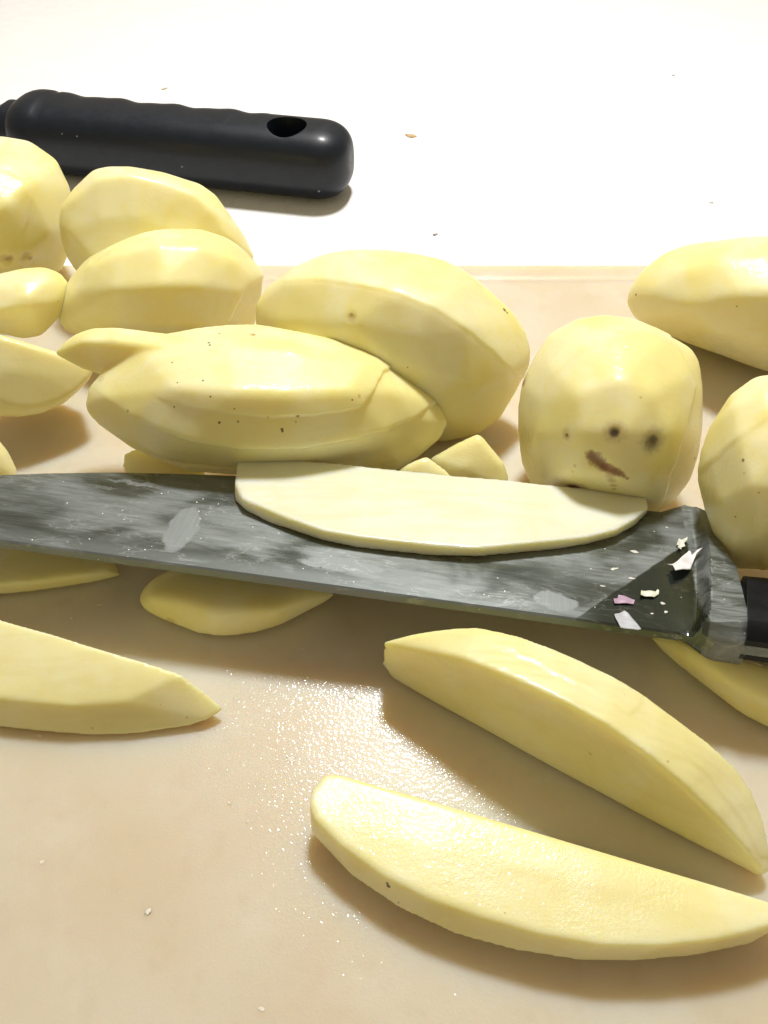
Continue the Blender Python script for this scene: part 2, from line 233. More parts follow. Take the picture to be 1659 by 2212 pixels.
for d in json.loads(r'''[{"name":"peeled_potato","label":"peeled potato with dark eye pits at the upper left edge, beside the black handle","cat":"potato","group":"peeled potatoes heaped along the back of the board","base":[-12.127,25.071,0.0],"hulls":[[[-1.757,-0.679,2.808],[-2.04,0.362,2.244],[-1.771,1.151,1.818],[-1.202,1.614,1.567],[-1.37,-0.03,3.662],[-1.694,0.944,3.011],[-1.544,1.535,2.325],[-1.119,1.756,1.756],[-0.557,0.64,4.178],[-0.964,1.546,3.474],[-1.062,1.932,2.63],[-0.94,1.903,1.869],[0.314,1.095,4.243],[-0.182,1.953,3.53],[-0.546,2.199,2.664],[-0.749,2.001,1.88],[1.095,1.335,3.99],[0.516,2.166,3.301],[-0.089,2.336,2.509],[-0.581,2.05,1.821],[1.589,1.341,3.561],[0.955,2.169,2.915],[0.196,2.335,2.254],[-0.477,2.049,1.726],[1.786,1.333,3.37],[1.13,2.161,2.745],[0.308,2.329,2.142],[-0.437,2.046,1.685],[2.04,1.024,2.572],[1.353,1.883,2.032],[0.449,2.145,1.677],[-0.388,1.978,1.515],[2.035,0.532,1.668],[1.345,1.445,1.228],[0.439,1.859,1.156],[-0.393,1.873,1.326],[1.837,0.049,0.95],[1.167,1.015,0.591],[0.322,1.581,0.746],[-0.436,1.772,1.179],[1.515,-0.381,0.443],[0.881,0.633,0.142],[0.136,1.335,0.458],[-0.504,1.684,1.075],[0.512,-0.949,0.286],[-0.008,0.128,0.0],[-0.437,1.007,0.362],[-0.71,1.565,1.039],[-0.758,-1.422,0.543],[-1.139,-0.296,0.224],[-1.17,0.728,0.501],[-0.977,1.462,1.086],[-1.62,-1.342,1.46],[-1.912,-0.228,1.038],[-1.68,0.767,1.026],[-1.166,1.474,1.276],[0.197,-1.295,4.146],[0.914,-0.154,4.082],[1.528,0.43,3.656],[1.825,0.776,3.264],[1.727,-0.905,2.161],[1.265,-1.726,2.013],[0.566,-2.159,1.644],[0.476,-2.213,3.35],[1.175,-1.691,3.5],[1.548,-0.903,3.665],[0.449,-2.336,2.379]]],"spots":[[0.761,-2.058,1.899,0.1123,0.5,2],[1.133,-1.722,1.821,0.1703,0.3,1],[1.165,-1.549,1.62,0.0717,0.35,0],[0.607,-2.178,2.004,0.1396,0.3,1]],"steps":[[[[0.363,-0.987,4.133],[0.905,-0.714,3.971],[1.404,-0.785,3.749],[1.573,-0.952,3.253],[1.401,-1.396,2.747],[0.852,-2.035,2.198],[0.068,-2.076,1.91],[-0.291,-1.577,3.293]],0.03,0.04]],"pits":[[1.133,-1.722,1.821,0.227,0.08],[0.718,-2.079,1.833,0.197,0.1]],"vox":0.06,"sm":4,"noise":0.03,"seed":1,"mat":"potato","view":[0.39,-0.81,0.438]},
{"name":"peeled_potato","label":"flat-faced peeled potato under the black handle, behind a rounder one","cat":"potato","group":"peeled potatoes heaped along the back of the board","base":[-6.955,24.136,0.0],"hulls":[[[-2.82,-0.569,2.808],[-2.772,0.306,2.274],[-2.088,0.944,1.816],[-1.136,1.298,1.501],[-2.732,-0.322,3.194],[-2.695,0.526,2.62],[-2.04,1.089,2.044],[-1.119,1.351,1.586],[-2.338,0.011,3.574],[-2.343,0.824,2.96],[-1.809,1.285,2.269],[-1.034,1.424,1.669],[-1.714,0.409,3.949],[-1.785,1.18,3.295],[-1.441,1.52,2.49],[-0.897,1.511,1.751],[-1.258,0.558,3.976],[-1.377,1.313,3.318],[-1.171,1.607,2.504],[-0.797,1.543,1.756],[-0.678,0.685,3.9],[-0.859,1.426,3.249],[-0.829,1.681,2.457],[-0.67,1.57,1.738],[0.224,0.801,3.64],[-0.054,1.528,3.016],[-0.3,1.747,2.301],[-0.475,1.594,1.679],[1.273,0.897,3.268],[0.879,1.612,2.682],[0.308,1.799,2.08],[-0.252,1.612,1.597],[1.729,0.834,2.925],[1.283,1.555,2.376],[0.569,1.761,1.879],[-0.157,1.598,1.522],[2.241,0.59,2.238],[1.734,1.338,1.765],[0.858,1.617,1.481],[-0.054,1.545,1.377],[2.567,0.422,1.776],[2.021,1.187,1.356],[1.039,1.519,1.216],[0.01,1.509,1.281],[2.82,0.163,1.194],[2.242,0.958,0.841],[1.178,1.37,0.885],[0.059,1.454,1.161],[2.573,-0.245,0.608],[2.02,0.597,0.324],[1.032,1.137,0.553],[0.005,1.37,1.042],[1.616,-0.736,0.242],[1.175,0.163,0.0],[0.488,0.858,0.344],[-0.191,1.269,0.966],[-0.068,-1.164,0.359],[-0.315,-0.218,0.1],[-0.472,0.61,0.404],[-0.538,1.179,0.986],[-1.662,-1.326,0.892],[-1.731,-0.365,0.569],[-1.393,0.511,0.703],[-0.875,1.141,1.093],[-2.456,-1.188,1.541],[-2.441,-0.244,1.144],[-1.862,0.586,1.075],[-1.048,1.167,1.228],[-2.672,-1.033,1.923],[-2.636,-0.107,1.484],[-1.992,0.675,1.297],[-1.098,1.199,1.309],[-2.807,-0.796,2.405],[-2.758,0.104,1.914],[-2.076,0.812,1.579],[-1.13,1.249,1.413],[-2.135,-0.572,3.546],[-1.381,-0.267,4.015],[-0.481,-0.126,4.058],[0.41,-0.081,3.808],[1.302,-0.073,3.429],[1.737,-0.182,3.015],[2.076,-0.345,2.298],[-2.324,-1.146,2.835],[-1.684,-1.643,2.218],[-0.361,-1.799,1.847],[1.183,-1.453,1.467],[-0.238,-0.965,3.177],[1.006,-0.92,2.553],[-1.3,-1.033,3.215]]],"spots":[],"steps":[],"pits":[],"vox":0.06,"sm":3,"noise":0.03,"seed":2,"mat":"potato","view":[0.247,-0.841,0.482]},
{"name":"peeled_potato","label":"glossy wet peeled potato in front of the flat-faced one under the black handle","cat":"potato","group":"peeled potatoes heaped along the back of the board","base":[-6.538,21.599,0.0],"hulls":[[[-2.912,-0.899,1.514],[-2.728,-0.264,1.195],[-1.93,0.354,1.049],[-0.905,0.833,1.044],[-2.696,-0.498,2.024],[-2.539,0.09,1.646],[-1.809,0.585,1.343],[-0.862,0.917,1.152],[-2.481,-0.241,2.316],[-2.349,0.317,1.904],[-1.686,0.733,1.512],[-0.816,0.972,1.215],[-2.011,0.14,2.679],[-1.934,0.654,2.225],[-1.414,0.954,1.722],[-0.716,1.053,1.292],[-1.37,0.46,2.872],[-1.368,0.937,2.395],[-1.043,1.138,1.833],[-0.579,1.121,1.333],[-0.795,0.718,3.0],[-0.859,1.165,2.508],[-0.71,1.287,1.906],[-0.456,1.176,1.36],[-0.283,0.921,3.074],[-0.407,1.343,2.572],[-0.415,1.403,1.947],[-0.347,1.218,1.374],[0.289,1.089,3.066],[0.099,1.491,2.565],[-0.085,1.498,1.941],[-0.226,1.253,1.372],[1.184,1.278,2.944],[0.887,1.656,2.455],[0.426,1.604,1.868],[-0.039,1.291,1.344],[1.889,1.303,2.66],[1.506,1.677,2.204],[0.825,1.616,1.703],[0.106,1.295,1.283],[2.337,1.22,2.328],[1.898,1.603,1.912],[1.076,1.566,1.513],[0.196,1.276,1.213],[2.722,1.083,1.945],[2.234,1.482,1.575],[1.289,1.487,1.295],[0.272,1.247,1.134],[2.912,0.939,1.64],[2.399,1.355,1.306],[1.393,1.405,1.122],[0.309,1.216,1.071],[2.853,0.629,1.196],[2.345,1.082,0.917],[1.356,1.229,0.872],[0.294,1.152,0.981],[2.587,0.046,0.432],[2.11,0.571,0.249],[1.202,0.9,0.444],[0.237,1.034,0.826],[1.618,-0.432,0.149],[1.262,0.152,0.0],[0.659,0.631,0.283],[0.042,0.936,0.768],[-0.109,-0.856,0.297],[-0.253,-0.221,0.127],[-0.314,0.388,0.361],[-0.31,0.848,0.794],[-1.763,-1.1,0.683],[-1.709,-0.438,0.463],[-1.259,0.245,0.575],[-0.656,0.794,0.871],[-2.731,-1.114,1.105],[-2.567,-0.453,0.834],[-1.822,0.232,0.814],[-0.864,0.788,0.958],[-1.592,-0.576,2.9],[-0.726,-0.617,3.258],[0.321,-0.501,3.501],[1.413,-0.337,3.332],[2.204,-0.042,2.791],[2.611,0.081,2.11],[2.367,-0.575,2.044],[2.03,-0.812,1.293],[-1.941,-0.993,2.427],[-0.784,-1.501,2.761],[0.532,-1.629,2.918],[1.454,-1.309,2.709],[-1.962,-1.318,1.807],[-0.689,-1.677,1.905],[0.555,-1.614,1.704],[1.503,-1.236,1.434]]],"spots":[[0.759,1.065,3.036,0.0807,0.3,0]],"steps":[[[[-3.814,2.168,3.146],[-3.814,-1.425,-0.089],[1.572,-1.425,-0.089],[1.93,-0.767,1.099],[2.457,-0.351,1.895],[3.023,0.659,1.787],[3.368,2.168,3.146]],0.04,0.03]],"pits":[],"vox":0.06,"sm":6,"noise":0.03,"seed":3,"mat":"potato","view":[0.244,-0.81,0.533]},
{"name":"peeled_potato","label":"largest peeled potato with a dark fleck, at the centre of the back row","cat":"potato","group":"peeled potatoes heaped along the back of the board","base":[0.227,18.337,0.0],"hulls":[[[-3.654,0.481,2.54],[-3.212,0.83,2.184],[-2.091,0.948,1.862],[-0.783,0.895,1.63],[-3.614,0.804,2.968],[-3.179,1.115,2.561],[-2.073,1.133,2.107],[-0.778,0.963,1.72],[-3.323,1.037,3.281],[-2.924,1.32,2.837],[-1.909,1.267,2.287],[-0.718,1.012,1.786],[-2.962,1.226,3.536],[-2.608,1.487,3.062],[-1.705,1.376,2.434],[-0.644,1.052,1.84],[-2.52,1.399,3.771],[-2.219,1.64,3.269],[-1.454,1.476,2.57],[-0.552,1.089,1.89],[-1.79,1.549,3.978],[-1.577,1.771,3.453],[-1.036,1.563,2.69],[-0.399,1.121,1.935],[-1.065,1.592,4.046],[-0.939,1.81,3.513],[-0.621,1.588,2.729],[-0.246,1.131,1.949],[-0.221,1.593,4.059],[-0.195,1.811,3.524],[-0.136,1.589,2.737],[-0.068,1.131,1.952],[0.623,1.531,3.989],[0.548,1.756,3.462],[0.348,1.553,2.696],[0.11,1.118,1.937],[1.348,1.428,3.862],[1.187,1.665,3.35],[0.764,1.494,2.623],[0.263,1.096,1.91],[1.957,1.227,3.604],[1.723,1.488,3.123],[1.113,1.377,2.474],[0.391,1.053,1.855],[2.573,0.94,3.232],[2.264,1.235,2.795],[1.463,1.212,2.26],[0.519,0.992,1.776],[3.194,0.615,2.81],[2.809,0.948,2.423],[1.815,1.025,2.017],[0.647,0.923,1.687],[3.514,0.325,2.431],[3.089,0.693,2.089],[1.994,0.859,1.8],[0.712,0.863,1.607],[3.654,-0.003,1.999],[3.21,0.405,1.71],[2.07,0.673,1.554],[0.738,0.794,1.517],[3.606,-0.258,1.66],[3.166,0.181,1.412],[2.039,0.528,1.362],[0.726,0.741,1.447],[3.318,-0.662,1.121],[2.91,-0.174,0.939],[1.87,0.299,1.057],[0.663,0.658,1.336],[2.901,-1.07,0.575],[2.543,-0.531,0.462],[1.63,0.07,0.75],[0.574,0.575,1.225],[2.41,-1.293,0.274],[2.111,-0.726,0.198],[1.351,-0.055,0.581],[0.472,0.53,1.164],[1.412,-1.454,0.047],[1.236,-0.866,0.0],[0.786,-0.145,0.454],[0.267,0.498,1.118],[0.407,-1.433,0.062],[0.356,-0.847,0.013],[0.22,-0.133,0.463],[0.062,0.502,1.121],[-1.097,-1.121,0.454],[-0.962,-0.575,0.355],[-0.629,0.042,0.682],[-0.247,0.565,1.201],[-2.585,-0.625,1.09],[-2.268,-0.141,0.912],[-1.473,0.321,1.04],[-0.554,0.666,1.33],[-3.434,-0.103,1.77],[-3.015,0.318,1.508],[-1.959,0.616,1.424],[-0.733,0.774,1.47],[-2.681,0.46,3.877],[-1.713,0.104,4.146],[-0.785,-0.313,4.272],[0.112,-0.705,4.244],[0.892,-0.939,4.05],[1.696,-1.073,3.57],[2.454,-0.963,2.79],[2.939,-0.963,2.069],[-2.929,-0.223,3.114],[-1.716,-0.884,3.213],[-0.222,-1.499,3.043],[0.914,-1.762,2.752],[1.986,-1.629,2.236],[0.134,-1.802,1.544],[1.332,-1.811,1.237],[-1.009,-1.0,3.734],[0.56,-1.394,3.546],[-1.033,0.586,4.275],[0.354,0.349,4.292],[1.51,0.072,3.941],[2.482,-0.205,3.171]]],"spots":[[2.889,0.427,2.998,0.0603,0.9,0],[2.965,0.394,2.935,0.0483,0.7,0],[-1.043,-0.949,3.752,0.1013,0.35,1],[-1.044,-0.89,3.79,0.045,0.3,0],[0.348,-1.651,2.765,0.0285,0.5,0]],"steps":[[[[-4.307,2.507,4.063],[-3.812,1.127,2.821],[-2.901,0.759,3.657],[-1.713,0.075,4.125],[-0.785,-0.333,4.258],[0.113,-0.712,4.236],[0.892,-0.945,4.041],[1.696,-1.078,3.56],[2.455,-0.969,2.78],[3.165,-0.735,1.855],[4.36,-0.805,1.081],[4.36,2.691,4.229]],0.03,0.03]],"pits":[[-1.043,-0.94,3.758,0.158,0.06]],"vox":0.06,"sm":5,"noise":0.03,"seed":4,"mat":"potato","view":[-0.008,-0.798,0.603]},
{"name":"peeled_potato","label":"peeled potato with brown eye spots and a rusty gouge like a frowning face","cat":"potato","group":"peeled potatoes heaped along the back of the board","base":[5.5,15.491,0.0],"hulls":[[[-2.123,0.407,1.487],[-1.715,0.803,1.137],[-0.958,0.951,1.028],[-0.156,0.912,1.091],[-2.109,0.792,1.917],[-1.704,1.143,1.516],[-0.952,1.17,1.272],[-0.155,0.991,1.18],[-2.029,1.162,2.355],[-1.634,1.469,1.902],[-0.908,1.381,1.521],[-0.139,1.068,1.27],[-1.763,1.49,2.82],[-1.401,1.759,2.313],[-0.759,1.57,1.788],[-0.086,1.138,1.368],[-1.392,1.828,3.338],[-1.075,2.06,2.771],[-0.55,1.767,2.086],[-0.011,1.21,1.477],[-0.807,1.928,3.676],[-0.559,2.15,3.072],[-0.217,1.829,2.284],[0.111,1.234,1.55],[-0.227,1.877,3.846],[-0.045,2.106,3.224],[0.117,1.803,2.386],[0.233,1.226,1.589],[0.402,1.682,3.876],[0.511,1.935,3.253],[0.481,1.694,2.407],[0.366,1.186,1.598],[1.13,1.306,3.746],[1.158,1.603,3.139],[0.905,1.478,2.335],[0.523,1.108,1.572],[1.798,0.917,3.578],[1.753,1.259,2.991],[1.297,1.254,2.241],[0.669,1.025,1.538],[1.979,0.676,3.383],[1.913,1.045,2.818],[1.402,1.113,2.127],[0.708,0.974,1.496],[2.093,0.179,2.88],[2.014,0.603,2.371],[1.468,0.823,1.833],[0.732,0.866,1.387],[2.123,-0.415,2.238],[2.04,0.076,1.801],[1.483,0.478,1.459],[0.737,0.739,1.249],[2.071,-0.775,1.821],[1.993,-0.243,1.431],[1.451,0.269,1.216],[0.724,0.662,1.159],[1.901,-1.19,1.297],[1.841,-0.611,0.966],[1.35,0.029,0.913],[0.686,0.574,1.048],[1.51,-1.496,0.808],[1.493,-0.88,0.534],[1.12,-0.145,0.632],[0.601,0.511,0.945],[0.948,-1.571,0.506],[0.994,-0.945,0.268],[0.793,-0.185,0.46],[0.48,0.497,0.883],[-0.111,-1.384,0.299],[0.057,-0.778,0.087],[0.184,-0.073,0.346],[0.258,0.539,0.843],[-1.202,-1.09,0.197],[-0.904,-0.517,0.0],[-0.435,0.099,0.294],[0.033,0.603,0.825],[-1.765,-0.636,0.477],[-1.399,-0.116,0.248],[-0.754,0.358,0.455],[-0.082,0.697,0.884],[-2.02,-0.198,0.861],[-1.624,0.27,0.586],[-0.898,0.607,0.673],[-0.134,0.787,0.963],[-1.496,0.291,3.413],[-0.871,0.651,3.872],[-0.071,0.553,4.076],[0.78,0.515,4.04],[1.357,-0.174,3.651],[1.711,-0.211,3.206],[1.456,-0.995,2.696],[1.136,-1.664,2.014],[0.876,-1.967,1.399],[-1.804,-0.033,2.845],[-1.883,-0.647,2.229],[-1.569,-1.314,1.345],[-1.162,-0.806,3.638],[-0.334,-0.863,4.078],[0.389,-1.052,3.845],[0.749,-1.53,3.187],[-1.089,-1.516,3.174],[-0.268,-1.782,3.418],[-1.166,-1.796,2.147],[-0.322,-2.15,2.358],[0.435,-2.076,2.282]]],"spots":[[-1.35,-1.257,2.795,0.1007,0.35,1],[-1.35,-1.257,2.795,0.0504,0.5,0],[-0.461,-1.734,3.32,0.2062,0.45,1],[-0.469,-1.735,3.307,0.0971,0.9,0],[0.379,-1.718,3.07,0.2451,0.35,0],[0.362,-1.741,3.035,0.1431,0.55,0],[0.422,-1.698,3.079,0.092,0.5,0],[-0.86,-1.78,2.689,0.1117,0.8,2],[-0.767,-1.843,2.635,0.149,0.65,2],[-0.674,-1.906,2.581,0.1241,0.7,2],[-0.573,-1.972,2.531,0.1117,0.75,2],[-0.514,-2.004,2.519,0.093,0.7,2],[-0.437,-2.042,2.514,0.0929,0.7,2],[-0.378,-2.073,2.5,0.0825,0.7,2],[-0.309,-2.104,2.488,0.0773,0.7,2],[-0.229,-2.107,2.447,0.0723,0.7,2],[-0.147,-2.114,2.395,0.0621,0.7,2],[-0.076,-2.122,2.344,0.0518,0.6,2],[-0.43,-2.088,2.384,0.0932,0.35,2],[-0.371,-2.091,2.239,0.0833,0.4,2],[-0.29,-2.033,2.043,0.0736,0.45,2],[-0.221,-1.972,1.857,0.0637,0.5,2],[-1.015,-1.589,1.426,0.1704,0.9,0],[-1.191,-1.564,1.526,0.2614,0.4,1],[-0.928,-1.68,1.599,0.1818,0.4,2],[-1.976,1.128,2.456,0.1655,0.4,1],[-2.003,1.04,2.41,0.0827,0.7,2],[-1.155,-1.745,2.32,0.0504,0.35,1],[-1.183,-1.768,2.149,0.038,0.3,1],[0.091,-1.163,3.807,0.0364,0.4,1],[1.867,-0.995,1.805,0.0527,0.4,0]],"steps":[[[[-2.98,2.9,4.217],[-2.98,-2.196,-0.372],[1.192,-2.196,-0.372],[1.249,-1.346,0.393],[1.052,-1.724,1.998],[1.39,-1.045,2.742],[1.691,-0.13,3.276],[1.486,0.113,3.623],[1.363,1.924,3.337],[1.02,2.9,4.217]],0.04,0.03]],"pits":[[-0.461,-1.734,3.32,0.142,0.05],[0.403,-1.717,3.055,0.164,0.05],[-0.755,-1.854,2.617,0.166,0.07],[-0.585,-1.96,2.548,0.124,0.06],[-1.015,-1.589,1.426,0.197,0.12],[-1.342,-1.266,2.803,0.105,0.05]],"vox":0.05,"sm":8,"noise":0.03,"seed":5,"mat":"potato","view":[-0.254,-0.716,0.65]},
{"name":"peeled_potato","label":"pale peeled potato at the upper right edge, topmost of the right side","cat":"potato","group":"peeled potatoes heaped along the back of the board","base":[10.283,20.936,0.0],"hulls":[[[-3.012,0.764,1.226],[-2.227,1.579,0.671],[-0.998,1.81,0.513],[0.215,1.634,0.633],[-2.95,0.968,1.572],[-2.173,1.762,0.979],[-0.965,1.929,0.713],[0.225,1.677,0.705],[-2.697,1.142,2.011],[-1.95,1.918,1.372],[-0.825,2.033,0.967],[0.275,1.715,0.797],[-2.188,1.257,2.553],[-1.499,2.024,1.857],[-0.538,2.105,1.283],[0.377,1.743,0.912],[-1.617,1.214,2.907],[-0.99,1.988,2.176],[-0.21,2.085,1.493],[0.495,1.737,0.989],[0.688,1.688,1.058],[-0.264,0.86,3.376],[0.224,1.673,2.601],[0.583,1.884,1.777],[0.784,1.666,1.096],[0.386,0.642,3.531],[0.809,1.478,2.742],[0.969,1.757,1.873],[0.927,1.62,1.133],[1.485,0.168,3.638],[1.803,1.052,2.843],[1.63,1.477,1.945],[1.173,1.516,1.162],[2.394,-0.56,3.233],[2.627,0.394,2.478],[2.182,1.039,1.705],[1.38,1.353,1.073],[2.822,-1.323,2.425],[3.012,-0.296,1.747],[2.436,0.58,1.217],[1.474,1.182,0.891],[2.632,-1.889,1.455],[2.836,-0.805,0.871],[2.312,0.246,0.636],[1.425,1.06,0.675],[1.847,-1.993,0.728],[2.123,-0.894,0.218],[1.833,0.193,0.208],[1.244,1.043,0.518],[0.729,-1.604,0.482],[1.116,-0.541,0.0],[1.167,0.43,0.069],[0.998,1.132,0.469],[0.039,-1.24,0.512],[0.496,-0.214,0.028],[0.762,0.646,0.09],[0.85,1.211,0.477],[-1.046,-0.625,0.624],[-0.474,0.339,0.131],[0.131,1.008,0.16],[0.621,1.344,0.504],[-2.163,0.039,0.782],[-1.47,0.932,0.274],[-0.511,1.392,0.256],[0.389,1.483,0.54],[-2.772,0.417,0.892],[-2.012,1.269,0.373],[-0.859,1.61,0.321],[0.265,1.562,0.564],[-2.616,0.023,2.118],[-2.013,0.035,2.86],[-1.132,-0.405,3.42],[-0.103,-0.801,3.732],[-1.795,-1.128,2.439],[-0.896,-1.692,3.113],[0.099,-2.098,3.384],[-2.272,-0.55,1.812],[-0.973,-1.563,1.836],[0.033,-2.105,1.775]]],"spots":[[-2.847,0.548,1.66,0.0407,0.9,0],[-0.891,-1.673,2.798,0.0308,0.6,0]],"steps":[],"pits":[],"vox":0.06,"sm":14,"noise":0.03,"seed":6,"mat":"potato","view":[-0.38,-0.764,0.52]},
{"name":"peeled_potato","label":"strongly faceted peeled potato leaning over the knife bolster at the right edge","cat":"potato","group":"peeled potatoes heaped along the back of the board","base":[8.449,13.14,0.75],"hulls":[[[-1.419,0.165,1.571],[-0.903,0.713,1.04],[-0.259,0.963,0.856],[0.317,0.974,0.928],[-1.357,0.586,2.026],[-0.849,1.09,1.447],[-0.225,1.208,1.12],[0.329,1.063,1.023],[-1.207,0.901,2.433],[-0.715,1.372,1.811],[-0.138,1.393,1.358],[0.36,1.13,1.11],[-0.828,1.278,3.047],[-0.376,1.712,2.362],[0.08,1.616,1.718],[0.439,1.212,1.242],[-0.41,1.402,3.437],[-0.002,1.826,2.714],[0.324,1.694,1.95],[0.528,1.242,1.327],[-0.169,1.36,3.548],[0.215,1.788,2.815],[0.466,1.671,2.018],[0.58,1.234,1.353],[0.495,1.062,3.676],[0.812,1.523,2.933],[0.86,1.501,2.1],[0.725,1.173,1.385],[0.986,0.338,3.274],[1.256,0.872,2.572],[1.155,1.072,1.864],[0.835,1.015,1.299],[1.166,-0.548,2.513],[1.419,0.073,1.885],[1.263,0.543,1.41],[0.875,0.819,1.13],[0.954,-1.314,1.619],[1.226,-0.618,1.08],[1.134,0.087,0.877],[0.827,0.651,0.933],[0.486,-1.67,0.97],[0.803,-0.936,0.496],[0.853,-0.119,0.494],[0.722,0.576,0.793],[-0.095,-1.656,0.614],[0.281,-0.92,0.179],[0.509,-0.105,0.29],[0.596,0.583,0.719],[-0.681,-1.484,0.411],[-0.244,-0.763,0.0],[0.168,0.001,0.177],[0.471,0.623,0.68],[-0.925,-1.305,0.433],[-0.462,-0.602,0.02],[0.026,0.108,0.192],[0.42,0.662,0.686],[-1.267,-0.36,1.149],[-0.768,0.244,0.662],[-0.172,0.659,0.61],[0.349,0.863,0.838],[-0.989,0.605,3.298],[-0.571,0.528,3.744],[0.123,0.266,3.842],[-1.347,0.013,2.231],[-1.309,-0.933,2.0],[-1.006,-1.536,1.426],[-1.107,-0.284,3.194],[-1.066,-1.309,2.887],[-0.716,-1.826,1.919],[-0.508,-0.9,3.647],[-0.389,-1.668,3.132]]],"spots":[[-1.103,-0.708,3.011,0.0472,0.75,0],[-1.108,-1.306,1.963,0.029,0.6,0],[-0.936,-1.412,2.821,0.0278,0.4,0],[-1.105,-0.955,2.885,0.047,0.3,1]],"steps":[[[[-1.107,-0.284,3.194],[-1.066,-1.309,2.887],[0.066,-1.423,-0.001],[2.688,-1.423,-0.001],[2.688,1.592,2.714],[-0.243,0.068,3.765]],0.03,0.03],[[[-1.994,2.829,3.828],[-1.578,0.2,1.461],[-1.374,0.131,1.97],[-1.095,-0.227,3.206],[-0.243,0.068,3.765],[2.167,1.669,2.783],[2.167,2.829,3.828]],0.03,0.03]],"pits":[],"vox":0.06,"sm":2,"noise":0.03,"seed":7,"mat":"potato","view":[-0.413,-0.64,0.648]},
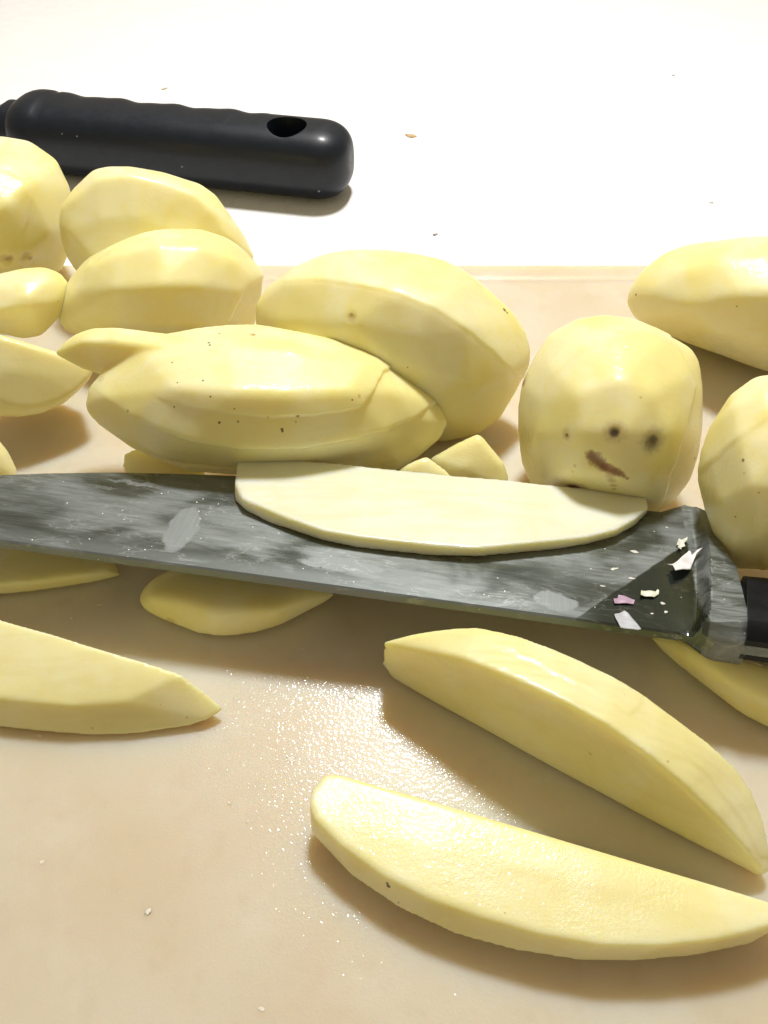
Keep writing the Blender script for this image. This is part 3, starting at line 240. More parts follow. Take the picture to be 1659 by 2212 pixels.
{"name":"peeled_potato","label":"long peeled potato with overlapping peel cuts and black specks, touching the knife","cat":"potato","group":"peeled potatoes heaped along the back of the board","base":[-3.156,15.849,0.35],"hulls":[[[-4.045,-0.146,2.083],[-3.591,0.201,1.771],[-2.334,0.502,1.482],[-0.819,0.712,1.267],[-3.954,0.118,2.367],[-3.513,0.433,2.021],[-2.284,0.653,1.645],[-0.801,0.768,1.328],[-3.696,0.363,2.594],[-3.286,0.648,2.221],[-2.136,0.794,1.776],[-0.747,0.82,1.376],[-3.331,0.627,2.82],[-2.964,0.88,2.419],[-1.926,0.945,1.905],[-0.669,0.876,1.423],[-2.923,0.889,3.034],[-2.605,1.11,2.607],[-1.692,1.096,2.028],[-0.582,0.931,1.469],[-2.324,1.108,3.158],[-2.077,1.303,2.716],[-1.346,1.221,2.098],[-0.454,0.977,1.494],[-1.397,1.292,3.172],[-1.261,1.464,2.728],[-0.813,1.325,2.104],[-0.257,1.015,1.496],[-0.572,1.422,3.146],[-0.536,1.578,2.704],[-0.34,1.398,2.087],[-0.083,1.042,1.489],[-0.018,1.485,3.101],[-0.049,1.632,2.663],[-0.024,1.432,2.06],[0.033,1.054,1.479],[1.666,1.469,2.724],[1.426,1.616,2.331],[0.93,1.419,1.842],[0.381,1.048,1.398],[2.582,1.437,2.492],[2.226,1.588,2.127],[1.444,1.399,1.709],[0.568,1.04,1.349],[3.162,1.359,2.279],[2.731,1.518,1.94],[1.767,1.354,1.588],[0.684,1.023,1.304],[3.747,1.151,1.915],[3.24,1.336,1.622],[2.092,1.235,1.382],[0.801,0.98,1.23],[4.281,0.904,1.516],[3.703,1.119,1.274],[2.385,1.095,1.159],[0.905,0.929,1.149],[4.581,0.72,1.242],[3.963,0.959,1.034],[2.549,0.992,1.006],[0.963,0.891,1.093],[4.788,0.472,0.912],[4.141,0.742,0.747],[2.66,0.853,0.822],[1.002,0.841,1.027],[4.587,0.179,0.618],[3.966,0.487,0.491],[2.547,0.69,0.658],[0.961,0.782,0.968],[3.992,-0.207,0.3],[3.448,0.15,0.213],[2.216,0.474,0.48],[0.842,0.704,0.904],[3.517,-0.457,0.114],[3.034,-0.068,0.051],[1.952,0.334,0.376],[0.747,0.654,0.866],[2.572,-0.682,0.057],[2.211,-0.265,-0.0],[1.427,0.207,0.342],[0.558,0.607,0.853],[0.943,-0.88,0.176],[0.791,-0.439,0.102],[0.518,0.094,0.405],[0.23,0.566,0.875],[-0.648,-0.944,0.442],[-0.601,-0.496,0.333],[-0.379,0.054,0.551],[-0.096,0.55,0.927],[-1.652,-0.982,0.612],[-1.482,-0.531,0.481],[-0.95,0.031,0.645],[-0.306,0.541,0.961],[-2.417,-0.87,0.903],[-2.154,-0.434,0.735],[-1.388,0.092,0.809],[-0.467,0.563,1.02],[-3.062,-0.727,1.205],[-2.722,-0.309,1.0],[-1.76,0.172,0.98],[-0.604,0.592,1.083],[-3.744,-0.45,1.669],[-3.324,-0.067,1.407],[-2.157,0.329,1.245],[-0.752,0.649,1.18],[-4.0,-0.279,1.92],[-3.551,0.083,1.628],[-2.307,0.426,1.388],[-0.809,0.684,1.233],[-3.378,-0.46,2.569],[-2.725,-0.988,2.488],[-1.916,-1.423,2.41],[-1.217,-1.633,2.289],[-0.118,-1.711,2.145],[1.239,-1.567,2.022],[2.295,-1.244,1.953],[3.161,-0.813,1.85],[3.84,-0.21,1.679],[-2.237,0.081,3.218],[-1.254,0.119,3.323],[-0.41,0.318,3.371],[1.207,0.252,3.22],[2.611,0.312,2.901],[-1.54,-0.9,3.201],[-0.262,-1.084,3.22],[0.968,-1.023,3.101],[2.307,-0.647,2.852],[3.383,-0.08,2.375],[-2.096,-1.356,1.535],[-0.5,-1.393,1.153],[1.694,-1.104,0.928],[3.391,-0.637,0.834]],[[-4.788,0.739,2.899],[-4.425,1.275,2.449],[-4.543,0.94,3.078],[-4.248,1.42,2.578],[-4.268,1.1,3.204],[-4.049,1.536,2.669],[-3.889,1.237,3.28],[-3.775,1.635,2.724],[-3.352,1.313,3.253],[-3.386,1.69,2.704],[-2.814,1.338,3.167],[-2.997,1.707,2.641],[-1.396,1.344,2.873],[-1.978,1.711,2.428],[-0.853,1.072,2.444],[-1.589,1.515,2.121],[-1.978,0.579,2.116],[-2.397,1.161,1.885],[-3.291,0.474,2.275],[-3.341,1.084,1.998],[-4.143,0.564,2.56],[-3.957,1.149,2.204],[-3.914,0.679,3.327],[-3.193,0.707,3.386],[-2.321,0.639,3.303],[-1.525,0.394,3.246],[-3.468,0.493,2.965],[-2.713,0.423,2.813]]],"spots":[[-0.931,0.437,3.321,0.0381,0.95,0],[-0.894,0.333,3.332,0.0379,0.95,0],[-0.754,0.858,3.261,0.0332,0.8,0],[0.037,0.86,3.219,0.0554,0.7,2],[0.005,0.854,3.223,0.0775,0.4,1],[-1.696,-0.152,3.253,0.0267,0.8,0],[-1.493,-0.787,3.215,0.0262,0.7,0],[-0.915,-0.778,3.234,0.0314,0.8,0],[-1.582,-1.138,2.871,0.0262,0.7,0],[-0.197,-1.246,2.938,0.0261,0.6,0],[0.51,-1.245,2.813,0.0314,0.6,0],[1.159,-1.178,2.727,0.0527,0.6,0],[-0.559,-1.415,2.657,0.0367,0.85,0],[-0.14,-1.399,2.671,0.0314,0.7,0],[0.825,-1.401,2.447,0.0423,0.85,0],[0.834,-1.42,2.408,0.0317,0.85,0],[0.828,-0.939,3.125,0.0262,0.9,0],[2.358,-0.704,2.72,0.0268,0.8,0],[-2.751,-0.905,2.542,0.0428,0.6,1],[-0.701,-1.086,3.127,0.0312,0.7,0],[-1.711,1.152,3.18,0.0784,0.35,0],[-3.595,0.165,2.599,0.0886,0.3,1],[2.494,-0.608,2.708,0.0538,0.4,1],[1.133,-1.282,2.566,0.0317,0.5,1]],"steps":[[[[-2.95,2.364,3.453],[-2.507,-0.547,2.907],[-1.892,-0.959,2.952],[-1.345,-1.168,2.884],[-0.287,-1.312,2.831],[0.486,-1.29,2.741],[1.518,-1.119,2.618],[2.091,-0.926,2.561],[2.621,-0.663,2.53],[2.888,-0.275,2.61],[3.05,0.306,2.569],[3.392,1.079,2.295],[3.623,2.364,3.453]],0.07,0.018],[[[-5.025,2.364,3.453],[-4.68,0.822,2.064],[-3.839,0.066,2.425],[-3.424,-0.429,2.542],[-2.733,-0.985,2.457],[-1.928,-1.418,2.348],[-1.233,-1.612,2.212],[-0.125,-1.696,2.102],[1.236,-1.558,1.999],[2.295,-1.244,1.953],[3.161,-0.813,1.85],[3.84,-0.182,1.699],[5.237,0.65,1.91],[5.237,2.364,3.453]],0.055,0.025]],"pits":[],"vox":0.045,"sm":4,"noise":0.03,"seed":8,"mat":"potato","view":[0.138,-0.747,0.65]},
{"name":"potato_piece","label":"small rounded potato piece at the left edge, under the one with eye pits","cat":"potato","group":"peeled potatoes heaped along the back of the board","base":[-10.457,20.694,1.0],"hulls":[[[-1.378,-0.678,1.447],[-1.428,-0.191,1.117],[-1.128,0.216,0.841],[-0.665,0.487,0.657],[-1.011,-0.273,1.77],[-1.105,0.166,1.402],[-0.917,0.449,1.027],[-0.588,0.573,0.726],[0.272,0.392,1.788],[0.024,0.75,1.416],[-0.182,0.828,1.034],[-0.317,0.712,0.727],[0.836,0.628,1.714],[0.519,0.957,1.35],[0.138,0.961,0.99],[-0.201,0.76,0.711],[1.221,0.681,1.502],[0.856,1.002,1.164],[0.354,0.989,0.869],[-0.123,0.77,0.667],[1.428,0.59,1.211],[1.036,0.921,0.909],[0.469,0.936,0.705],[-0.082,0.75,0.607],[1.422,0.371,0.893],[1.03,0.729,0.63],[0.464,0.812,0.526],[-0.084,0.705,0.542],[1.247,0.055,0.558],[0.877,0.453,0.338],[0.365,0.634,0.338],[-0.12,0.641,0.474],[0.62,-0.524,0.173],[0.329,-0.054,0.0],[0.013,0.308,0.12],[-0.247,0.522,0.395],[0.16,-0.732,0.213],[-0.075,-0.236,0.034],[-0.246,0.19,0.141],[-0.341,0.479,0.402],[-0.383,-0.829,0.476],[-0.551,-0.323,0.264],[-0.554,0.133,0.288],[-0.453,0.458,0.455],[-1.12,-0.939,0.868],[-1.2,-0.42,0.608],[-0.977,0.068,0.51],[-0.609,0.433,0.536],[-0.07,-0.508,1.703],[0.526,-0.287,1.779],[1.04,0.002,1.622],[1.288,0.106,1.223],[1.13,-0.363,1.157],[0.675,-0.852,1.341],[-0.033,-1.002,1.369],[0.713,-0.693,1.605]]],"spots":[[0.79,-0.19,1.687,0.032,0.6,0],[1.228,-0.11,1.047,0.0262,0.6,0]],"steps":[],"pits":[],"vox":0.06,"sm":4,"noise":0.03,"seed":9,"mat":"potato","view":[0.388,-0.763,0.517]},
{"name":"potato_wedge","label":"potato wedge with a sharp pointed tip at the left edge above the knife","cat":"potato wedge","group":"cut potato wedges and slices on the board","base":[-9.384,17.731,0.5],"hulls":[[[-1.496,-0.816,2.01],[-1.759,0.004,1.335],[-1.53,0.604,0.806],[-1.031,0.938,0.481],[-0.943,0.047,2.713],[-1.26,0.783,1.969],[-1.199,1.119,1.226],[-0.908,1.129,0.637],[-0.367,0.12,2.42],[-0.739,0.848,1.703],[-0.854,1.161,1.048],[-0.779,1.145,0.57],[-0.672,1.149,0.505],[0.148,1.239,0.477],[-0.413,1.171,0.36],[1.759,0.279,1.338],[1.156,1.01,0.711],[0.387,1.253,0.403],[1.587,0.054,1.037],[1.011,0.785,0.461],[0.288,1.117,0.233],[-0.363,1.127,0.271],[1.303,-0.243,0.858],[0.758,0.519,0.3],[0.124,0.944,0.128],[-0.422,1.064,0.232],[0.969,-0.54,0.712],[0.459,0.254,0.169],[-0.07,0.771,0.042],[-0.492,1.001,0.201],[0.431,-0.884,0.643],[-0.022,-0.055,0.107],[-0.383,0.569,0.0],[-0.606,0.927,0.185],[-0.088,-1.107,0.713],[-0.488,-0.255,0.168],[-0.688,0.437,0.039],[-0.718,0.878,0.199],[-0.491,-1.218,0.843],[-0.851,-0.356,0.284],[-0.926,0.37,0.114],[-0.805,0.853,0.226],[-1.166,-1.253,1.248],[-1.46,-0.389,0.648],[-1.329,0.346,0.352],[-0.955,0.843,0.313],[-0.938,-0.287,2.747],[-0.264,-0.11,2.519],[0.318,-0.066,2.185],[0.999,0.029,1.76],[1.691,0.211,1.345],[1.563,-0.086,1.151],[1.259,-0.41,0.997],[0.826,-0.721,0.899],[0.312,-0.995,0.947],[-0.081,-1.125,1.092],[-0.358,-1.117,1.332],[-0.918,-1.158,1.699],[-0.086,-0.644,1.873],[0.591,-0.452,1.57]]],"spots":[],"steps":[],"pits":[],"vox":0.06,"sm":2,"noise":0.015,"seed":10,"mat":"cut","view":[0.385,-0.718,0.579]},
{"name":"potato_wedge","label":"thin end of a potato wedge at the left edge, just above the blade","cat":"potato wedge","group":"cut potato wedges and slices on the board","base":[-10.062,15.463,0.0],"hulls":[[[-0.593,0.084,1.262],[-0.612,0.231,1.032],[-0.472,0.294,0.769],[-0.259,0.29,0.541],[-0.106,0.574,1.439],[-0.188,0.657,1.186],[-0.197,0.569,0.868],[-0.159,0.39,0.577],[0.274,0.439,1.054],[0.142,0.54,0.851],[0.015,0.492,0.651],[-0.081,0.362,0.497],[0.464,0.312,0.801],[0.308,0.429,0.631],[0.121,0.42,0.51],[-0.043,0.336,0.446],[0.633,0.034,0.409],[0.453,0.187,0.291],[0.214,0.265,0.292],[-0.009,0.279,0.367],[0.623,-0.305,0.074],[0.445,-0.107,0.0],[0.209,0.077,0.105],[-0.011,0.211,0.299],[0.047,-0.653,0.098],[-0.055,-0.41,0.02],[-0.111,-0.119,0.117],[-0.127,0.139,0.303],[-0.617,-0.657,0.529],[-0.633,-0.415,0.394],[-0.485,-0.123,0.357],[-0.264,0.137,0.39],[0.117,0.062,1.283],[0.382,-0.023,0.963],[0.499,-0.191,0.635],[0.131,-0.391,0.918]]],"spots":[],"steps":[],"pits":[],"vox":0.06,"sm":2,"noise":0.03,"seed":11,"mat":"cut","view":[0.418,-0.646,0.639]},
{"name":"potato_slice","label":"potato slice under the long specked potato, its left end showing behind the blade","cat":"potato slice","group":"cut potato wedges and slices on the board","base":[-5.537,15.214,0.0],"hulls":[[[-1.032,-0.07,0.928],[-0.958,0.061,0.74],[-0.694,0.132,0.54],[-0.367,0.149,0.375],[-1.007,0.141,1.126],[-0.936,0.245,0.912],[-0.681,0.25,0.651],[-0.362,0.193,0.416],[-0.78,0.267,1.165],[-0.738,0.353,0.946],[-0.553,0.32,0.673],[-0.315,0.218,0.424],[-0.182,0.42,1.099],[-0.219,0.487,0.888],[-0.218,0.406,0.635],[-0.193,0.249,0.41],[0.7,0.46,0.817],[0.546,0.52,0.643],[0.273,0.426,0.476],[-0.014,0.256,0.352],[1.032,0.099,0.342],[0.832,0.207,0.232],[0.456,0.225,0.213],[0.052,0.183,0.256],[0.691,-0.302,0.075],[0.538,-0.14,0.0],[0.267,0.003,0.065],[-0.016,0.102,0.202],[-0.305,-0.52,0.223],[-0.325,-0.33,0.128],[-0.286,-0.12,0.146],[-0.218,0.058,0.231],[-0.899,-0.46,0.498],[-0.842,-0.278,0.367],[-0.619,-0.087,0.299],[-0.339,0.069,0.287],[-0.701,0.044,1.059],[-0.154,0.169,1.018],[0.503,0.166,0.776],[-0.16,-0.289,0.572]]],"spots":[],"steps":[],"pits":[],"vox":0.06,"sm":2,"noise":0.03,"seed":12,"mat":"cut","view":[0.252,-0.677,0.692]},
{"name":"potato_wedge","label":"glistening potato chunk with a sharp corner left of the face-like potato","cat":"potato wedge","group":"cut potato wedges and slices on the board","base":[2.175,15.357,0.0],"hulls":[[[-1.014,0.193,0.773],[-0.863,0.349,0.562],[-0.549,0.379,0.403],[-0.202,0.323,0.311],[-0.407,0.392,1.054],[-0.335,0.522,0.807],[-0.21,0.491,0.561],[-0.079,0.364,0.368],[0.149,0.543,1.281],[0.15,0.654,1.005],[0.102,0.576,0.688],[0.035,0.395,0.415],[0.288,0.517,1.274],[0.271,0.631,0.999],[0.181,0.561,0.685],[0.064,0.389,0.414],[0.882,-0.022,0.821],[0.788,0.162,0.604],[0.514,0.258,0.43],[0.186,0.279,0.321],[0.965,-0.234,0.621],[0.86,-0.023,0.429],[0.561,0.139,0.317],[0.203,0.235,0.28],[1.014,-0.528,0.336],[0.903,-0.279,0.181],[0.588,-0.026,0.157],[0.213,0.175,0.221],[0.414,-0.654,0.127],[0.38,-0.389,0.0],[0.25,-0.096,0.041],[0.089,0.15,0.179],[-0.402,-0.516,0.152],[-0.33,-0.268,0.022],[-0.207,-0.019,0.055],[-0.078,0.178,0.184],[-0.872,-0.15,0.451],[-0.739,0.05,0.282],[-0.47,0.186,0.222],[-0.173,0.253,0.245],[-0.82,0.079,0.82],[-0.185,0.232,1.094],[0.218,0.336,1.252],[0.479,0.053,1.073],[0.733,-0.154,0.903],[0.797,-0.529,0.506],[-0.196,-0.215,0.848]]],"spots":[],"steps":[],"pits":[],"vox":0.06,"sm":1,"noise":0.012,"seed":13,"mat":"wetcut","view":[-0.097,-0.702,0.706]},
{"name":"potato_wedge","label":"small cut potato corner between the long specked potato and the glistening chunk","cat":"potato wedge","group":"cut potato wedges and slices on the board","base":[1.012,14.733,0.5],"hulls":[[[-0.756,0.041,0.523],[-0.652,0.173,0.36],[-0.423,0.222,0.244],[-0.167,0.209,0.182],[-0.437,0.186,0.684],[-0.375,0.299,0.5],[-0.245,0.303,0.334],[-0.102,0.238,0.215],[-0.153,0.266,0.781],[-0.128,0.368,0.584],[-0.087,0.348,0.388],[-0.044,0.254,0.235],[0.04,0.301,0.827],[0.04,0.398,0.624],[0.021,0.367,0.413],[-0.005,0.261,0.244],[0.528,0.032,0.597],[0.464,0.165,0.424],[0.294,0.217,0.285],[0.095,0.207,0.197],[0.756,-0.154,0.43],[0.661,0.003,0.279],[0.421,0.113,0.192],[0.141,0.169,0.163],[0.473,-0.39,0.183],[0.416,-0.202,0.065],[0.263,-0.019,0.054],[0.084,0.121,0.113],[-0.55,-0.398,0.109],[-0.473,-0.209,0.0],[-0.308,-0.023,0.012],[-0.125,0.119,0.098],[-0.439,0.024,0.654],[-0.044,0.149,0.801],[0.353,-0.083,0.601],[0.011,-0.241,0.521]]],"spots":[],"steps":[],"pits":[],"vox":0.06,"sm":1,"noise":0.012,"seed":14,"mat":"wetcut","view":[-0.046,-0.696,0.716]},
{"name":"potato_slice","label":"notched potato slice lying on the board under the middle of the blade","cat":"potato slice","group":"cut potato wedges and slices on the board","base":[-3.333,11.567,0.0],"hulls":[[[-2.231,-0.114,0.25],[-2.14,0.126,0.4],[-1.867,0.291,0.6],[-1.045,0.775,0.6],[0.88,0.775,0.6],[1.858,0.341,0.5],[2.231,0.031,0.3],[1.974,-0.153,0.25],[0.965,-0.752,0.15],[0.362,-0.941,0.12],[-0.297,-1.002,0.12],[-0.772,-0.904,0.12],[-1.661,-0.519,0.12],[-1.998,-0.35,0.15],[-1.77,-0.365,0.75],[-1.112,-0.538,0.85],[-0.164,-0.834,0.85],[1.033,-0.785,0.85],[1.651,-0.391,0.7],[1.357,0.334,0.85],[-0.834,0.334,0.85],[-2.092,-0.011,0.0],[-1.16,-0.524,0.0],[-0.296,-0.737,0.0],[0.927,-0.461,0.0],[1.841,0.12,0.0],[0.805,1.002,0.0],[-1.398,1.002,0.0]]],"spots":[[-1.354,-0.648,0.143,0.0518,0.9,0],[-1.402,-0.619,0.192,0.1242,0.4,1]],"steps":[],"pits":[],"vox":0.06,"sm":5,"noise":0.015,"seed":15,"mat":"potato","view":[-0.0,-0.669,0.743]},
{"name":"potato_slice","label":"shaded potato slice at the left edge, mostly covered by the blade","cat":"potato slice","group":"cut potato wedges and slices on the board","base":[-8.258,12.616,0.0],"hulls":[[[-1.409,-0.978,0.12],[0.031,-0.807,0.12],[1.464,-0.526,0.12],[2.094,-0.335,0.12],[1.723,0.28,0.12],[0.017,0.861,0.12],[-2.065,1.01,0.12],[-1.241,-1.01,0.55],[0.381,-0.827,0.55],[1.366,-0.602,0.5],[1.805,-0.294,0.4],[0.008,0.598,0.6],[-1.801,0.744,0.6],[-1.512,-0.798,0.0],[-0.685,-0.691,0.0],[0.767,-0.461,0.0],[1.795,-0.187,0.0],[-0.006,0.814,0.0],[-2.094,0.963,0.0]]],"spots":[],"steps":[],"pits":[],"vox":0.06,"sm":2,"noise":0.012,"seed":16,"mat":"cut","view":[-0.0,-0.669,0.743]},
{"name":"potato_wedge","label":"potato wedge with a slanted pointed end at the left edge in front of the knife","cat":"potato wedge","group":"cut potato wedges and slices on the board","base":[-6.49,9.462,0.0],"hulls":[[[-2.889,1.251,1.15],[-1.585,0.857,1.15],[-0.631,0.566,1.15],[0.507,0.189,1.12],[1.498,-0.099,1.05],[2.367,-0.341,0.95],[3.209,-0.727,0.25],[-2.412,-0.576,0.75],[-1.23,-0.765,0.75],[0.192,-0.905,0.72],[1.298,-0.839,0.75],[1.789,-0.623,0.85],[2.898,-0.942,0.2],[2.432,-1.076,0.12],[1.51,-1.22,0.1],[0.577,-1.251,0.1],[-0.384,-1.168,0.1],[-1.357,-1.065,0.1],[-2.576,-0.824,0.1],[2.751,-0.791,0.0],[1.463,-1.085,0.0],[0.523,-1.127,0.0],[-1.429,-0.939,0.0],[-2.662,-0.685,0.0],[-3.209,0.903,0.0],[-0.899,0.665,0.0],[2.282,-0.25,0.0]]],"spots":[[2.48,-0.95,0.292,0.0377,0.35,1],[0.595,-1.164,0.248,0.0281,0.4,0],[1.977,-0.819,0.586,0.0234,0.3,1]],"steps":[],"pits":[],"vox":0.045,"sm":1,"noise":0.015,"seed":17,"mat":"cut","view":[-0.0,-0.669,0.743]},
{"name":"potato_wedge","label":"big potato wedge standing on its edge at the right, ridged with peel cuts","cat":"potato wedge","group":"cut potato wedges and slices on the board","base":[3.445,7.642,0.0],"hulls":[[[-3.431,1.883,1.5],[-2.944,1.882,1.75],[-2.434,1.902,1.9],[-1.983,1.899,2.0],[-1.604,1.842,2.1],[-0.971,1.592,2.2],[-0.262,1.276,2.25],[0.256,0.99,2.25],[0.847,0.652,2.2],[1.318,0.371,2.1],[1.704,0.038,2.0],[2.122,-0.198,1.8],[2.588,-0.507,1.6],[2.96,-0.744,1.35],[3.232,-1.071,1.1],[3.409,-1.485,0.8],[3.467,-1.849,0.55],[3.479,-2.169,0.3],[-1.946,1.103,2.2],[-1.351,0.699,2.35],[-0.766,0.33,2.45],[-0.17,-0.054,2.5],[0.434,-0.406,2.45],[1.044,-0.811,2.25],[1.681,-1.19,1.9],[2.361,-1.597,1.4],[2.892,-1.964,0.9],[3.339,-2.251,0.35],[3.355,-2.188,0.05],[1.272,-0.957,0.05],[-0.479,0.132,0.05],[-2.403,1.345,0.05],[-3.272,1.911,0.05],[-3.479,1.987,0.5],[-3.139,2.251,0.0],[-1.336,1.794,0.0],[0.616,0.818,0.0],[2.58,-0.66,0.0],[3.328,-1.813,0.0],[3.394,-2.171,0.0],[1.292,-0.909,0.0],[-1.414,0.787,0.0],[-1.754,2.237,0.3],[0.602,1.283,0.5],[2.469,-0.038,0.3]]],"spots":[[0.363,-0.422,1.301,0.0427,0.4,1],[1.5,-0.925,2.025,0.0323,0.55,1]],"steps":[[[[-2.026,1.722,2.509],[-0.992,1.558,2.361],[-0.267,1.241,2.257],[0.243,0.921,2.264],[0.828,0.564,2.217],[1.291,0.256,2.118],[0.935,-0.154,2.267],[0.247,0.303,2.366],[-0.684,0.909,2.332],[-1.488,1.464,2.185],[-2.35,1.783,1.947]],0.018,0.015],[[[1.598,0.671,1.562],[1.464,-0.195,2.089],[1.741,-0.579,1.96],[2.3,-1.026,1.617],[2.889,-1.561,1.089],[3.244,-2.027,0.587],[4.25,-1.628,-0.508],[3.896,-0.643,0.379],[3.012,0.014,0.971],[2.04,0.605,1.503]],0.02,0.03]],"pits":[],"vox":0.045,"sm":2,"noise":0.012,"seed":18,"mat":"cut","view":[-0.0,-0.669,0.743],"strip":1},
{"name":"potato_wedge","label":"frontmost potato wedge lying with its glistening cut face upward","cat":"potato wedge","group":"cut potato wedges and slices on the board","base":[2.812,5.561,0.0],"hulls":[[[-4.171,0.863,0.92],[-4.157,1.17,0.88],[-3.932,1.462,0.87],[-3.655,1.453,0.87],[-0.971,0.635,0.87],[2.819,-0.534,0.87],[3.68,-0.806,0.87],[4.171,-1.006,0.87],[3.54,-1.204,0.93],[3.217,-1.29,0.93],[2.574,-1.417,0.93],[1.729,-1.501,0.93],[0.773,-1.488,0.93],[-0.167,-1.333,0.93],[-1.113,-1.075,0.93],[-2.08,-0.743,0.93],[-2.832,-0.377,0.93],[-3.607,0.163,0.93],[-4.046,0.585,0.93],[-4.152,0.551,0.4],[-3.384,-0.235,0.4],[-2.567,-0.758,0.4],[-1.579,-1.191,0.4],[-0.605,-1.445,0.4],[0.438,-1.594,0.4],[1.34,-1.608,0.4],[2.388,-1.523,0.4],[3.373,-1.337,0.4],[-3.778,0.964,0.0],[-2.219,-0.147,0.0],[-0.499,-0.859,0.0],[1.536,-1.049,0.0],[3.148,-0.859,0.0],[3.951,-0.627,0.0],[1.219,0.268,0.0],[-1.303,1.054,0.0],[-3.441,1.608,0.0]]],"spots":[[-2.736,-0.514,0.74,0.0479,0.95,0],[-2.76,-0.482,0.783,0.0399,0.8,0],[-2.56,-0.708,0.511,0.02,0.8,0],[-0.798,-1.002,0.93,0.0155,0.6,0]],"steps":[],"pits":[],"vox":0.045,"sm":1,"noise":0.008,"seed":19,"mat":"wetcut","view":[-0.0,-0.669,0.743]},
{"name":"potato_wedge","label":"narrow potato wedge lying on the board beneath the knife handle","cat":"potato wedge","group":"cut potato wedges and slices on the board","base":[7.408,9.266,0.0],"hulls":[[[-1.585,1.167,0.3],[-1.315,1.121,0.6],[-1.117,0.508,1.0],[-0.522,0.331,1.1],[0.35,-0.054,1.1],[1.208,-0.42,1.0],[1.396,-0.969,0.5],[-1.387,0.978,0.15],[-1.021,0.541,0.1],[-0.561,-0.001,0.1],[-0.043,-0.597,0.1],[0.429,-0.9,0.1],[1.107,-1.167,0.1],[-1.066,0.298,0.8],[-0.477,-0.255,0.9],[0.229,-0.676,0.9],[0.929,-0.928,0.8],[-1.172,1.099,0.0],[-0.405,0.113,0.0],[0.507,-0.754,0.0],[1.194,-1.013,0.0],[1.585,0.169,0.0],[-0.559,1.099,0.0]]],"spots":[[-1.36,0.924,0.197,0.0302,0.5,1]],"steps":[],"pits":[],"vox":0.06,"sm":3,"noise":0.015,"seed":20,"mat":"potato","view":[-0.0,-0.669,0.743]},
{"name":"potato_slice","label":"half-moon potato slice lying on top of the knife blade","cat":"potato slice","base":[1.307,13.127,1.26],"hulls":[[[-4.794,1.58,0.493],[4.771,0.44,0.298],[4.686,-0.087,0.383],[4.284,-0.494,0.461],[3.785,-0.876,0.539],[3.122,-1.131,0.604],[2.391,-1.278,0.656],[0.662,-1.58,0.769],[-0.221,-1.524,0.795],[-1.105,-1.41,0.811],[-1.897,-1.291,0.824],[-2.598,-1.137,0.827],[-3.322,-0.795,0.802],[-4.462,-0.136,0.745],[-4.724,0.496,0.657],[-4.748,0.687,0.305],[-4.716,0.136,0.389],[-4.442,-0.2,0.43],[-3.931,-0.583,0.469],[-3.341,-0.874,0.491],[-2.612,-1.183,0.511],[-1.903,-1.367,0.511],[-1.103,-1.471,0.497],[-0.208,-1.556,0.475],[0.691,-1.553,0.44],[2.441,-1.267,0.328],[3.194,-1.059,0.267],[3.87,-0.786,0.198],[4.376,-0.402,0.12],[4.794,0.09,0.027],[-4.502,1.145,0.225],[-1.083,0.845,0.139],[2.719,0.482,0.047],[4.649,0.304,0.0]]],"spots":[],"steps":[],"pits":[],"vox":0.04,"sm":1,"noise":0.008,"seed":21,"mat":"paleslice","view":[-0.0,-0.669,0.743]}]'''):
    me, V, Q = organic(d)
    if d['spots']:
        tree = BVHTree.FromPolygons([tuple(v) for v in V], [tuple(int(i) for i in q) for q in Q])
        for sp in d['spots']:
            n = tree.find_nearest(Vector(sp[:3]))[0]; sp[0], sp[1], sp[2] = n
    lift = -min(0.0, float(V[:, 2].min()))
    o = link_mesh(d['name'], me, potato_material(d['mat'], d['spots'], d['seed']), loc=Vector(d['base']) * CM)
    o.location.z += (lift + .002) * CM
    tag(o, d['label'], d['cat'], d.get('group'))

